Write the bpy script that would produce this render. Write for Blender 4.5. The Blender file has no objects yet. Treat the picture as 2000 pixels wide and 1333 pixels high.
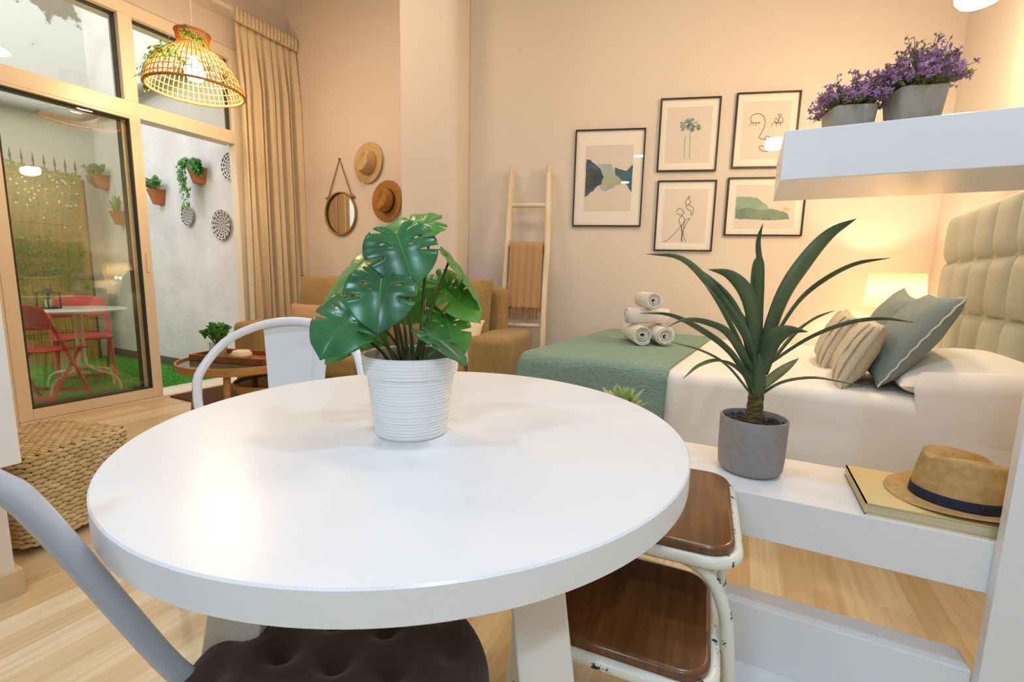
import bpy, bmesh, math, random
from math import sin, cos, pi, radians, sqrt
from mathutils import Vector, Matrix, noise
random.seed(7)
SC = bpy.context.scene
COL = SC.collection

# ---------------------------------------------------------------- camera
YAW, PITCH, ROLL, CAM_Z = radians(26.62), radians(7.99), radians(1.284), 1.053
cam_d = bpy.data.cameras.new('camera'); cam = bpy.data.objects.new('camera', cam_d); COL.objects.link(cam)
cam_d.sensor_fit = 'HORIZONTAL'; cam_d.sensor_width = 36; cam_d.lens = 36 * 902.7 / 2000; cam_d.clip_start = 0.02
fwd = Vector((-sin(YAW) * cos(PITCH), cos(YAW) * cos(PITCH), -sin(PITCH)))
r0 = Vector((cos(YAW), sin(YAW), 0)); d0 = fwd.cross(r0)
rgt = r0 * cos(ROLL) - d0 * sin(ROLL); dwn = d0 * cos(ROLL) + r0 * sin(ROLL)
m3 = Matrix((rgt, -dwn, -fwd)).transposed()
cam.matrix_world = Matrix.Translation((0, 0, CAM_Z)) @ m3.to_4x4()
SC.camera = cam

# ---------------------------------------------------------------- exposure, sky
SC.view_settings.view_transform = 'Standard'; SC.view_settings.look = 'None'
SC.view_settings.exposure = 0.0; SC.view_settings.gamma = 1.0; SC.view_settings.use_curve_mapping = False
SC.cycles.max_bounces = 10; SC.cycles.diffuse_bounces = 5; SC.cycles.glossy_bounces = 4
SC.cycles.transmission_bounces = 6; SC.cycles.transparent_max_bounces = 16
SC.cycles.use_denoising = True; SC.cycles.sample_clamp_indirect = 6.0
world = bpy.data.worlds.new('sky'); SC.world = world; world.use_nodes = True
bg = world.node_tree.nodes['Background']; bg.inputs[0].default_value = (0.93, 0.96, 1.0, 1); bg.inputs[1].default_value = 3.3

def lamp(name, kind, loc, power, color, size=0.1, rot=None, **kw):
    d = bpy.data.lights.new(name, kind); d.energy = power; d.color = color
    if kind == 'AREA': d.size = size; d.shape = 'DISK'
    elif kind in ('POINT', 'SPOT'): d.shadow_soft_size = size
    for k, v in kw.items(): setattr(d, k, v)
    o = bpy.data.objects.new(name, d); COL.objects.link(o); o.location = loc
    if rot: o.rotation_euler = rot
    return o
WARM = (1.0, 0.66, 0.36); WARM2 = (1.0, 0.80, 0.58); COOL = (0.52, 0.75, 1.0)
# ceiling lights of the kitchen side of the room, behind the camera, then added fill lamps
lamp('kitchen_downlight', 'AREA', (0.75, -0.75, 2.75), 19, COOL, 0.14)
lamp('kitchen_downlight', 'AREA', (-1.35, -0.05, 2.75), 10, COOL, 0.14)
lamp('kitchen_downlight', 'AREA', (0.28, 1.0, 2.75), 10, COOL, 0.14)
kw = lamp('front_fill', 'AREA', (-0.32, -1.3, 2.05), 13, COOL, 0.3)  # added cool fill aimed into the room to brighten front-facing surfaces
kw.rotation_euler = (Vector((-.3, 2.2, .55)) - Vector((-0.32, -1.3, 2.05))).to_track_quat('-Z', 'Y').to_euler()
lamp('warm_fill', 'AREA', (-2.3, 1.9, 3.6), 18, WARM2, 0.5)  # added warm fill just below the ceiling, no fitting there
lamp('warm_fill', 'AREA', (-0.2, 2.4, 3.6), 16, WARM2, 0.5)  # second added warm fill, towards the bed

# ---------------------------------------------------------------- materials
def hexc(h):
    h = h.lstrip('#'); c = [int(h[i:i + 2], 16) / 255 for i in (0, 2, 4)]
    return tuple(x / 12.92 if x <= .04045 else ((x + .055) / 1.055) ** 2.4 for x in c) + (1,)
def newmat(name):
    m = bpy.data.materials.new(name); m.use_nodes = True
    nt = m.node_tree; b = nt.nodes['Principled BSDF']
    return m, nt, b
def N(nt, t, **inp):
    n = nt.nodes.new(t)
    for k, v in inp.items():
        k2 = k.replace('_', ' ')
        if k2 in n.inputs: n.inputs[k2].default_value = v
        else: setattr(n, k, v)
    return n
def mat(name, c, rough=.5, c2=None, scale=20, stretch=None, bump=0, bscale=None, metal=0, detail=4, spec=None, lo=.35, hi=.65, trans=0, sheen=0, coat=0):
    m, nt, b = newmat(name)
    b.inputs['Base Color'].default_value = hexc(c); b.inputs['Roughness'].default_value = rough
    b.inputs['Metallic'].default_value = metal
    if spec is not None: b.inputs['Specular IOR Level'].default_value = spec
    if sheen: b.inputs['Sheen Weight'].default_value = sheen
    if coat: b.inputs['Coat Weight'].default_value = coat; b.inputs['Coat Roughness'].default_value = .15
    L = nt.links
    tc = N(nt, 'ShaderNodeTexCoord'); vec = tc.outputs['Object']
    if stretch:
        mp = N(nt, 'ShaderNodeMapping'); mp.inputs['Scale'].default_value = stretch
        L.new(vec, mp.inputs[0]); vec = mp.outputs[0]
    if c2:
        nz = N(nt, 'ShaderNodeTexNoise', Scale=scale, Detail=detail); L.new(vec, nz.inputs['Vector'])
        rp = N(nt, 'ShaderNodeValToRGB'); e = rp.color_ramp.elements
        e[0].position = lo; e[1].position = hi; e[0].color = hexc(c); e[1].color = hexc(c2)
        L.new(nz.outputs['Fac'], rp.inputs[0]); L.new(rp.outputs[0], b.inputs['Base Color'])
    if bump:
        nb = N(nt, 'ShaderNodeTexNoise', Scale=bscale or scale, Detail=3); L.new(vec, nb.inputs['Vector'])
        bp = N(nt, 'ShaderNodeBump', Strength=bump, Distance=.01); L.new(nb.outputs['Fac'], bp.inputs['Height']); L.new(bp.outputs[0], b.inputs['Normal'])
    if trans:
        tr = N(nt, 'ShaderNodeBsdfTranslucent'); mx = N(nt, 'ShaderNodeMixShader', Fac=trans)
        tr.inputs[0].default_value = hexc(c)
        L.new(b.outputs[0], mx.inputs[1]); L.new(tr.outputs[0], mx.inputs[2]); L.new(mx.outputs[0], nt.nodes['Material Output'].inputs[0])
    return m
def glassmat(name, tint='#eef6f2', boost=0.0, ior=1.5):
    m = bpy.data.materials.new(name); m.use_nodes = True; nt = m.node_tree; nt.nodes.clear()
    out = N(nt, 'ShaderNodeOutputMaterial'); t = N(nt, 'ShaderNodeBsdfTransparent'); t.inputs[0].default_value = hexc(tint)
    g = N(nt, 'ShaderNodeBsdfGlossy', Roughness=0.0); lw = N(nt, 'ShaderNodeLayerWeight', Blend=.5); pw = N(nt, 'ShaderNodeMath', operation='POWER'); pw.inputs[1].default_value = 5
    fr = N(nt, 'ShaderNodeMath', operation='MULTIPLY_ADD'); f0 = ((ior - 1) / (ior + 1)) ** 2; fr.inputs[1].default_value = 1 - f0; fr.inputs[2].default_value = f0
    nt.links.new(lw.outputs['Facing'], pw.inputs[0]); nt.links.new(pw.outputs[0], fr.inputs[0])
    ad = N(nt, 'ShaderNodeMath', operation='ADD'); ad.use_clamp = True; ad.inputs[1].default_value = boost
    mx = N(nt, 'ShaderNodeMixShader'); L = nt.links
    L.new(fr.outputs[0], ad.inputs[0]); L.new(ad.outputs[0], mx.inputs[0]); L.new(t.outputs[0], mx.inputs[1]); L.new(g.outputs[0], mx.inputs[2]); L.new(mx.outputs[0], out.inputs[0])
    return m
def emis(name, c, s):
    m, nt, b = newmat(name); b.inputs['Base Color'].default_value = hexc(c)
    b.inputs['Emission Color'].default_value = hexc(c); b.inputs['Emission Strength'].default_value = s
    return m
def woodfloor(name):
    m, nt, b = newmat(name); L = nt.links
    tc = N(nt, 'ShaderNodeTexCoord'); mp = N(nt, 'ShaderNodeMapping'); mp.inputs['Rotation'].default_value = (0, 0, pi / 2)
    L.new(tc.outputs['Object'], mp.inputs[0])
    br = N(nt, 'ShaderNodeTexBrick'); br.offset = .37; br.squash = 1
    br.inputs['Scale'].default_value = 1; br.inputs['Brick Width'].default_value = .9; br.inputs['Row Height'].default_value = .095
    br.inputs['Mortar Size'].default_value = .0006; br.inputs['Color1'].default_value = (0, 0, 0, 1); br.inputs['Color2'].default_value = (1, 1, 1, 1); br.inputs['Mortar'].default_value = (.3, .3, .3, 1)
    L.new(mp.outputs[0], br.inputs['Vector'])
    rp = N(nt, 'ShaderNodeValToRGB'); e = rp.color_ramp.elements; e[0].color = hexc('#dcc296'); e[1].color = hexc('#f2e4c6')
    L.new(br.outputs['Color'], rp.inputs[0])
    mp2 = N(nt, 'ShaderNodeMapping'); mp2.inputs['Scale'].default_value = (40, 1.6, 1); L.new(tc.outputs['Object'], mp2.inputs[0])
    nz = N(nt, 'ShaderNodeTexNoise', Scale=1.5, Detail=5, Distortion=.6); L.new(mp2.outputs[0], nz.inputs['Vector'])
    mx = N(nt, 'ShaderNodeMix', data_type='RGBA', blend_type='MULTIPLY'); mx.inputs['Factor'].default_value = .35
    r2 = N(nt, 'ShaderNodeValToRGB'); r2.color_ramp.elements[0].position = .3; r2.color_ramp.elements[0].color = hexc('#c8b8a0'); r2.color_ramp.elements[1].position = .62
    L.new(nz.outputs['Fac'], r2.inputs[0]); L.new(rp.outputs[0], mx.inputs[6]); L.new(r2.outputs[0], mx.inputs[7])
    L.new(mx.outputs[2], b.inputs['Base Color']); b.inputs['Roughness'].default_value = .38
    return m
def weavemat(name, c1, c2, period, rough=.8, bump=.6):
    """crossed straw weave that follows the crown round and the brim outwards"""
    m, nt, b = newmat(name); L = nt.links; tc = N(nt, 'ShaderNodeTexCoord'); sp = N(nt, 'ShaderNodeSeparateXYZ'); L.new(tc.outputs['Object'], sp.inputs[0])
    def mth(op, a, c=None):
        n = N(nt, 'ShaderNodeMath', operation=op)
        for i, q in enumerate((a, c)):
            if q is None: continue
            if isinstance(q, (int, float)): n.inputs[i].default_value = q
            else: L.new(q, n.inputs[i])
        return n.outputs[0]
    X, Y, Z = sp.outputs
    rad = mth('SQRT', mth('ADD', mth('MULTIPLY', X, X), mth('MULTIPLY', Y, Y))); k = 2 * pi / period
    u = mth('SINE', mth('MULTIPLY', mth('ARCTAN2', X, Y), round(.1 * k))); v = mth('SINE', mth('MULTIPLY', mth('SUBTRACT', mth('MULTIPLY', Z, 1.0), rad), k))
    mu = mth('MULTIPLY_ADD', mth('MULTIPLY', u, v), .5); mu.node.inputs[2].default_value = .5
    nz = N(nt, 'ShaderNodeTexNoise', Scale=45, Detail=3); L.new(tc.outputs['Object'], nz.inputs[0])
    mu2 = mth('ADD', mu, mth('MULTIPLY', mth('SUBTRACT', nz.outputs['Fac'], .5), .9))
    rp = N(nt, 'ShaderNodeValToRGB'); e = rp.color_ramp.elements; e[0].color = hexc(c2); e[1].color = hexc(c1); e[0].position = .12; e[1].position = .52
    L.new(mu2, rp.inputs[0]); L.new(rp.outputs[0], b.inputs['Base Color'])
    bp = N(nt, 'ShaderNodeBump', Strength=bump, Distance=.002); L.new(mu, bp.inputs['Height']); L.new(bp.outputs[0], b.inputs['Normal'])
    b.inputs['Roughness'].default_value = rough
    return m
def chippaint(name, base, chip):
    m, nt, b = newmat(name); L = nt.links; tc = N(nt, 'ShaderNodeTexCoord')
    nz = N(nt, 'ShaderNodeTexNoise', Scale=26, Detail=6, Roughness=.65); L.new(tc.outputs['Object'], nz.inputs['Vector'])
    rp = N(nt, 'ShaderNodeValToRGB'); e = rp.color_ramp.elements; e[0].position = .385; e[1].position = .395; e[0].color = hexc(chip); e[1].color = hexc(base)
    L.new(nz.outputs['Fac'], rp.inputs[0]); L.new(rp.outputs[0], b.inputs['Base Color']); b.inputs['Roughness'].default_value = .3
    return m
def peelmat(name):
    m, nt, b = newmat(name); L = nt.links; tc = N(nt, 'ShaderNodeTexCoord')
    nz = N(nt, 'ShaderNodeTexNoise', Scale=1.5, Detail=7, Roughness=.6); L.new(tc.outputs['Object'], nz.inputs['Vector'])
    rp = N(nt, 'ShaderNodeValToRGB'); e = rp.color_ramp.elements; e[0].position = .42; e[1].position = .44; e[0].color = hexc('#8f8678'); e[1].color = hexc('#d6d6d4')
    L.new(nz.outputs['Fac'], rp.inputs[0]); L.new(rp.outputs[0], b.inputs['Base Color']); b.inputs['Roughness'].default_value = .9
    return m
def platemat(name):
    m, nt, b = newmat(name); L = nt.links; tc = N(nt, 'ShaderNodeTexCoord'); sp = N(nt, 'ShaderNodeSeparateXYZ'); L.new(tc.outputs['Object'], sp.inputs[0])
    at = N(nt, 'ShaderNodeMath', operation='ARCTAN2'); L.new(sp.outputs[0], at.inputs[0]); L.new(sp.outputs[2], at.inputs[1])
    ln = N(nt, 'ShaderNodeVectorMath', operation='LENGTH')
    cb = N(nt, 'ShaderNodeCombineXYZ'); L.new(sp.outputs[0], cb.inputs[0]); L.new(sp.outputs[2], cb.inputs[1]); L.new(cb.outputs[0], ln.inputs[0])
    a8 = N(nt, 'ShaderNodeMath', operation='MULTIPLY'); a8.inputs[1].default_value = 8; L.new(at.outputs[0], a8.inputs[0])
    sn = N(nt, 'ShaderNodeMath', operation='SINE'); L.new(a8.outputs[0], sn.inputs[0])
    rr = N(nt, 'ShaderNodeMath', operation='MULTIPLY'); rr.inputs[1].default_value = 120; L.new(ln.outputs['Value'], rr.inputs[0])
    s2 = N(nt, 'ShaderNodeMath', operation='SINE'); L.new(rr.outputs[0], s2.inputs[0])
    mu = N(nt, 'ShaderNodeMath', operation='MULTIPLY'); L.new(sn.outputs[0], mu.inputs[0]); L.new(s2.outputs[0], mu.inputs[1])
    rp = N(nt, 'ShaderNodeValToRGB'); e = rp.color_ramp.elements; e[0].position = .30; e[1].position = .36; e[0].color = hexc('#2a3870'); e[1].color = hexc('#e8e8e4')
    e2 = rp.color_ramp.elements.new(.8); e2.color = hexc('#b8a060'); e3 = rp.color_ramp.elements.new(.88); e3.color = hexc('#3a4670')
    ad = N(nt, 'ShaderNodeMath', operation='MULTIPLY_ADD'); ad.inputs[1].default_value = .5; ad.inputs[2].default_value = .5; L.new(mu.outputs[0], ad.inputs[0])
    L.new(ad.outputs[0], rp.inputs[0]); L.new(rp.outputs[0], b.inputs['Base Color']); b.inputs['Roughness'].default_value = .25
    return m

M = {}
M['wall'] = mat('painted_wall', '#e4d9ce', .9, bump=.04, bscale=60)
M['wallshade'] = M['wall']
M['ceiling'] = mat('ceiling_paint', '#e6dccf', .9)
M['plaster'] = mat('patio_plaster', '#ece8e6', .95, c2='#e0dad8', scale=3, bump=.5, bscale=14)
M['peel'] = peelmat('peeling_plaster')
M['floor'] = woodfloor('pale_laminate')
M['grass'] = mat('artificial_turf', '#3f9a34', .9, c2='#66c04e', scale=60, bump=.8, bscale=220)
M['alu'] = mat('cream_aluminium', '#efe2cc', .35)
M['glass'] = glassmat('door_glass', '#f6f8f2', .04, 1.5)
M['picglass'] = glassmat('picture_glass', '#ffffff', 0.0, 1.45)
M['rubber'] = mat('dark_gasket', '#3a3630', .6)
M['whitelac'] = mat('white_lacquer', '#f0f0f0', .22, spec=.5)
M['tabletop'] = mat('white_table_lacquer', '#eeeeee', .28)
M['legpaint'] = mat('white_leg_paint', '#ece6dc', .4)
M['whitemetal'] = mat('white_powder_coat', '#eef0f4', .25, coat=.3)
M['greymetal'] = mat('pale_blue_grey_paint', '#c3cbd8', .25, coat=.3)
M['darkcloth'] = mat('dark_brown_cloth', '#3a2822', .95, c2='#46322a', scale=300, sheen=.2)
M['potceramic'] = mat('ribbed_white_ceramic', '#f2f1ef', .55)
M['potinner'] = mat('grey_pot_liner', '#b9b8b0', .6)
M['soil'] = mat('dark_soil', '#2a2724', .95, c2='#5a5650', scale=120, bump=1, bscale=150)
M['leaf'] = mat('glossy_green_leaf', '#3f8a30', .3, c2='#62a548', scale=9, trans=.22)
M['leafdark'] = mat('deep_green_leaf', '#225a3a', .27, c2='#3f8048', scale=9, trans=.12)
M['leaflight'] = mat('light_green_leaf', '#6aaf40', .32, c2='#86c058', scale=9, trans=.3)
M['midrib'] = mat('pale_leaf_rib', '#6f9f58', .4)
M['stem'] = mat('green_brown_stem', '#5a6e2c', .5, c2='#4a3c22', scale=12)
M['yucca'] = mat('yucca_leaf', '#435a3e', .42, c2='#667c54', scale=10, stretch=(1, 1, .4), trans=.08)
M['yuccalight'] = mat('yucca_leaf_pale', '#4a6a48', .4, c2='#6f8a5e', scale=10, trans=.15)
M['trunk'] = mat('yucca_trunk', '#4a3a22', .9, c2='#8a7a4a', scale=40, stretch=(1, 1, 3), bump=1, bscale=60)
M['greypot'] = mat('grey_stoneware', '#8e8a88', .6, c2='#979392', scale=60)
M['succ'] = mat('succulent_leaf', '#7f9a4c', .45, c2='#b4c07c', scale=14)
M['stoolwood'] = mat('brown_school_wood', '#5c3518', .3, c2='#7c4c24', scale=6, stretch=(14, 1.2, 1), lo=.3, hi=.7, coat=.4)
M['stoolpaint'] = chippaint('chipped_cream_paint', '#e8e6d8', '#2c2a24')
M['sheet'] = mat('white_bed_linen', '#f8f2ea', .9, bump=.12, bscale=18)
M['throw'] = mat('sage_green_cotton', '#7d9a8e', .95, c2='#8aa69a', scale=80, bump=1.0, bscale=70, stretch=(.7, .7, 2.2))
M['headboard'] = mat('sage_grey_upholstery', '#bdbaa4', .95, c2='#c4c2ac', scale=250, sheen=.15)
M['bluecush'] = mat('blue_grey_cotton', '#86938f', .95, c2='#909d99', scale=120, bump=.2, bscale=200)
M['piping'] = mat('cream_piping', '#e0dac4', .9)
M['lace'] = mat('cream_lace_cotton', '#d8cdb8', .95, c2='#cfc3ac', scale=160, bump=.4, bscale=220)
M['fringe'] = mat('beige_fringe', '#b09a72', .95)
M['towel'] = mat('white_terry', '#f4efe8', 1, bump=.6, bscale=260)
M['shade'] = mat('linen_lamp_shade', '#f6ead2', .9, c2='#e6d2ac', scale=60, trans=.55)
M['blackframe'] = mat('thin_black_frame', '#2e2320', .4)
M['paper'] = mat('white_mat_board', '#faf4ea', .9)
M['print'] = mat('pale_print_paper', '#e9dfd6', .9)
M['ink'] = mat('ink_line', '#5a4a42', .9)
M['blue'] = mat('blue_watercolour', '#3c6684', .9, c2='#54788c', scale=14)
M['navy'] = mat('dark_blue_watercolour', '#3e4a58', .9, c2='#5b5f66', scale=16)
M['paleblue'] = mat('pale_blue_watercolour', '#a9bcc0', .9, c2='#c4ccc6', scale=14)
M['palegreen'] = mat('pale_green_watercolour', '#a8b898', .9, c2='#c2c8ac', scale=14)
M['sage'] = mat('sage_watercolour', '#8fb09c', .9, c2='#a6bfa8', scale=10)
M['moss'] = mat('moss_watercolour', '#74907c', .9, c2='#8aa690', scale=10)
M['treeblue'] = mat('teal_watercolour', '#6f9a94', .9, c2='#a8bca4', scale=40)
M['gold'] = mat('ochre_wash', '#e2c490', .9)
M['ladder'] = mat('limed_wood', '#dcc9a8', .8, c2='#ece2d0', scale=5, stretch=(3, 3, .5), bump=.3)
M['camel'] = mat('camel_wool', '#b48f66', 1, c2='#c09c74', scale=140, bump=.5, bscale=160)
M['camelfringe'] = mat('camel_fringe', '#a07a4c', 1)
M['sofa'] = mat('olive_chenille', '#9a7c46', .95, c2='#ad8f56', scale=26, stretch=(4, 4, .35), bump=.5, bscale=90, sheen=.2)
M['sofalight'] = mat('tan_cushion', '#b8936a', .95, c2='#bf9c74', scale=60)
M['creamcush'] = mat('cream_cushion', '#ead8bc', .95)
M['straw'] = weavemat('natural_straw', '#dcb678', '#9a7234', .0048)
M['strawpale'] = mat('pale_straw', '#d6b888', .85, c2='#c8a876', scale=60, bump=.3)
M['felt'] = mat('tan_felt', '#b37f42', .9, c2='#a87538', scale=30)
M['navyband'] = mat('navy_ribbon', '#22243e', .7)
M['darkband'] = mat('dark_brown_band', '#4e3220', .7)
M['rope'] = mat('jute_rope', '#9a7440', .95)
M['woodring'] = mat('oak_ring', '#a07c3c', .5)
M['mirror'], _nt, _b = newmat('silvered_mirror'); _b.inputs['Metallic'].default_value = 1; _b.inputs['Roughness'].default_value = .02; _b.inputs['Base Color'].default_value = (.9, .9, .88, 1)
M['curtain'] = mat('cream_curtain', '#efdfc0', .95, c2='#ead8b6', scale=90, trans=.2)
M['track'] = mat('curtain_track_white', '#ece4d6', .5)
M['rattan'] = mat('bamboo_rattan', '#d8ac66', .6, c2='#c8944c', scale=20, trans=.25)
M['bulb'] = emis('glowing_bulb', '#ffe2b0', 40); M['pendantbulb'] = emis('pendant_bulb_glow', '#ffd6a4', 230)
M['opal'] = emis('glowing_opal_glass', '#ffe2b4', 150)
M['cord'] = mat('white_cord', '#eee6da', .6)
M['ivy'] = mat('ivy_leaf', '#55802a', .5, c2='#94b048', scale=18, trans=.3)
M['tabledark'] = mat('dark_table_glass', '#55544a', .12)
M['oak'] = mat('honey_oak', '#b98b48', .5, c2='#a8783a', scale=8, stretch=(1, 1, 6))
M['traywood'] = mat('reddish_tray_wood', '#a8683a', .5, c2='#8c5228', scale=10)
M['clearglass'] = glassmat('clear_vase_glass', '#eef4f0', .05)
M['candle'] = mat('cream_wax', '#ecdcb4', .6)
M['rug'] = mat('brown_coir', '#6a4630', 1, c2='#54341f', scale=90, bump=1, bscale=160)
M['seagrass'] = mat('sea_grass', '#dccaa4', .85, c2='#bfa878', scale=26)
M['seagrassdark'] = mat('sea_grass_core', '#5c4726', .95)
M['red'] = mat('coral_red_lacquer', '#e4505f', .35, c2='#da4856', scale=5)
M['concrete'] = mat('cast_concrete', '#a8a090', .9, c2='#8f8878', scale=16, bump=.3, bscale=40)
M['lavleaf'] = mat('flower_foliage', '#7e8c3c', .7, c2='#5c6a30', scale=30, trans=.2)
M['lavender'] = mat('purple_flower', '#a56aa2', .7, c2='#c89abc', scale=40, trans=.25)
M['terracotta'] = mat('terracotta', '#b8683c', .8, c2='#c67848', scale=12)
M['ferngreen'] = mat('potted_leaf', '#a4c490', .5, c2='#5e9a52', scale=10, trans=.25)
M['plate'] = platemat('painted_plate')
M['bamboo'] = mat('bamboo_reed', '#cfaa5c', .8, c2='#a8823c', scale=7, stretch=(8, 8, .5), lo=.25, hi=.75)
M['iron'] = mat('dark_iron', '#3a3c40', .5)
M['pipe'] = mat('grey_pvc_pipe', '#9a9c9c', .5)
M['whiteflower'] = mat('small_white_flower', '#f2f2f4', .7)
M['book'] = mat('yellow_book_cloth', '#e2c88c', .6)
M['pages'] = mat('page_edges', '#e2d6b4', .9, c2='#d0c29c', scale=3, stretch=(1, 1, 120))
M['skirting'] = mat('beech_skirting', '#dcc09a', .5, c2='#d2b48a', scale=6)
M['tile'] = mat('dark_tile_skirting', '#6e6258', .6)
M['sill'] = mat('pale_stone_sill', '#e6dccc', .5)

# ---------------------------------------------------------------- mesh helpers
def basis(x, y, z, o=(0, 0, 0)):
    m = Matrix((Vector(x), Vector(y), Vector(z))).transposed().to_4x4(); m.translation = Vector(o); return m
def RZ(a, o=(0, 0, 0)): return Matrix.Translation(o) @ Matrix.Rotation(a, 4, 'Z')
def cr(P, n):
    """Catmull-Rom resample of a list of tuples to n points"""
    P = [Vector(p) for p in P]; Q = [2 * P[0] - P[1]] + P + [2 * P[-1] - P[-2]]; out = []; k = len(P) - 1
    for i in range(n):
        t = i / (n - 1) * k; j = min(int(t), k - 1); f = t - j; a, b, c, d = Q[j:j + 4]
        out.append(.5 * ((2 * b) + (c - a) * f + (2 * a - 5 * b + 4 * c - d) * f * f + (3 * b - a - 3 * c + d) * f ** 3))
    return out
class MB:
    def __init__(s): s.v = []; s.f = []
    def add(s, vs, fs, X=None):
        o = len(s.v); s.v += [tuple((X @ Vector(p)) if X else p) for p in vs]; s.f += [tuple(i + o for i in f) for f in fs]; return s
    def box(s, x0, x1, y0, y1, z0, z1, X=None):
        v = [(x, y, z) for x in (x0, x1) for y in (y0, y1) for z in (z0, z1)]
        return s.add(v, [(0, 1, 3, 2), (4, 6, 7, 5), (0, 4, 5, 1), (2, 3, 7, 6), (0, 2, 6, 4), (1, 5, 7, 3)], X)
    def grid(s, fn, nu, nv, cu=False, cv=False, X=None):
        v = [fn(i / (nu if cu else nu - 1), j / (nv if cv else nv - 1)) for i in range(nu) for j in range(nv)]; f = []
        for i in range(nu if cu else nu - 1):
            for j in range(nv if cv else nv - 1):
                a, b = i * nv + j, ((i + 1) % nu) * nv + j; c, d = ((i + 1) % nu) * nv + (j + 1) % nv, i * nv + (j + 1) % nv
                f.append((a, b, c, d))
        return s.add(v, f, X)
    def tube(s, P, r, n=8, cap=True, closed=False, X=None, flat=1.0):
        P = [Vector(p) for p in P]; m = len(P); vs = []; fs = []; up = None
        R = r if isinstance(r, (list, tuple)) else [r] * m
        for i, p in enumerate(P):
            if closed: t = (P[(i + 1) % m] - P[i - 1])
            else: t = P[min(i + 1, m - 1)] - P[max(i - 1, 0)]
            t = t.normalized() if t.length > 1e-9 else Vector((0, 0, 1))
            if up is None: up = Vector((0, 0, 1)) if abs(t.z) < .9 else Vector((1, 0, 0))
            a = up - t * up.dot(t); a.normalize(); b = t.cross(a); up = a
            for k in range(n):
                w = 2 * pi * k / n; vs.append(tuple(p + (a * cos(w) * flat + b * sin(w)) * R[i]))
        for i in range(m if closed else m - 1):
            for k in range(n):
                fs.append((i * n + k, i * n + (k + 1) % n, ((i + 1) % m) * n + (k + 1) % n, ((i + 1) % m) * n + k))
        if cap and not closed: fs += [tuple(range(n))[::-1], tuple((m - 1) * n + k for k in range(n))]
        return s.add(vs, fs, X)
    def lathe(s, prof, n=32, X=None, caps=(True, True), fn=None):
        vs = []; fs = []; m = len(prof)
        for (r, z) in prof:
            for k in range(n):
                w = 2 * pi * k / n; q = r * (fn(w, z) if fn else 1); vs.append((q * cos(w), q * sin(w), z))
        for i in range(m - 1):
            for k in range(n): fs.append((i * n + k, i * n + (k + 1) % n, (i + 1) * n + (k + 1) % n, (i + 1) * n + k))
        if caps[0]: fs.append(tuple(range(n))[::-1])
        if caps[1]: fs.append(tuple((m - 1) * n + k for k in range(n)))
        return s.add(vs, fs, X)
    def blob(s, c, r, nu=8, nv=5, X=None):
        c = Vector(c); vs = [(0, 0, -r[2])]; fs = []
        for j in range(1, nv):
            a = -pi / 2 + pi * j / nv
            for k in range(nu): vs.append((r[0] * cos(a) * cos(2 * pi * k / nu), r[1] * cos(a) * sin(2 * pi * k / nu), r[2] * sin(a)))
        vs.append((0, 0, r[2])); L = len(vs) - 1
        for k in range(nu):
            fs.append((0, 1 + (k + 1) % nu, 1 + k)); fs.append((L, L - nu + k, L - nu + (k + 1) % nu))
            for j in range(nv - 2):
                a = 1 + j * nu; fs.append((a + k, a + (k + 1) % nu, a + nu + (k + 1) % nu, a + nu + k))
        T = Matrix.Translation(c); return s.add(vs, fs, (X @ T) if X else T)
    def prism(s, poly, z0, z1, X=None):
        n = len(poly); v = [(x, y, z0) for x, y in poly] + [(x, y, z1) for x, y in poly]
        return s.add(v, [tuple(range(n))[::-1], tuple(range(n, 2 * n))] + [(i, (i + 1) % n, n + (i + 1) % n, n + i) for i in range(n)], X)
    def build(s, name, m, parent=None, loc=None, smooth=True, bevel=0, seg=2, sub=0, solid=0, merge=0, angle=40):
        me = bpy.data.meshes.new(name); me.from_pydata(s.v, [], s.f)
        bm = bmesh.new(); bm.from_mesh(me)
        if merge: bmesh.ops.remove_doubles(bm, verts=bm.verts, dist=merge)
        if not solid: bmesh.ops.recalc_face_normals(bm, faces=bm.faces)
        bm.to_mesh(me); bm.free(); me.update()
        if smooth:
            me.shade_smooth(); me.set_sharp_from_angle(angle=radians(angle))
        me.materials.append(M[m] if isinstance(m, str) else m)
        o = bpy.data.objects.new(name, me); COL.objects.link(o)
        if parent: o.parent = parent
        if loc: o.location = loc
        if solid:
            md = o.modifiers.new('s', 'SOLIDIFY'); md.thickness = solid; md.offset = 0
        if bevel:
            md = o.modifiers.new('b', 'BEVEL'); md.width = bevel; md.segments = seg; md.limit_method = 'ANGLE'; md.angle_limit = radians(50); md.harden_normals = False
        if sub:
            md = o.modifiers.new('ss', 'SUBSURF'); md.levels = sub; md.render_levels = sub
        return o
def tag(o, label, cat, group=None, kind=None):
    o['label'] = label; o['category'] = cat
    if group: o['group'] = group
    if kind: o['kind'] = kind
    return o
def thing(name, label, cat, loc=(0, 0, 0), rz=0, group=None):
    o = bpy.data.objects.new(name, None); COL.objects.link(o); o.empty_display_size = .05
    o.location = loc; o.rotation_euler = (0, 0, rz); return tag(o, label, cat, group)
def struct(o): o['kind'] = 'structure'; return o
def copy_tree(o, parent=None):
    c = o.copy(); COL.objects.link(c)
    if parent: c.parent = parent
    for ch in list(o.children): copy_tree(ch, c)
    return c

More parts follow.
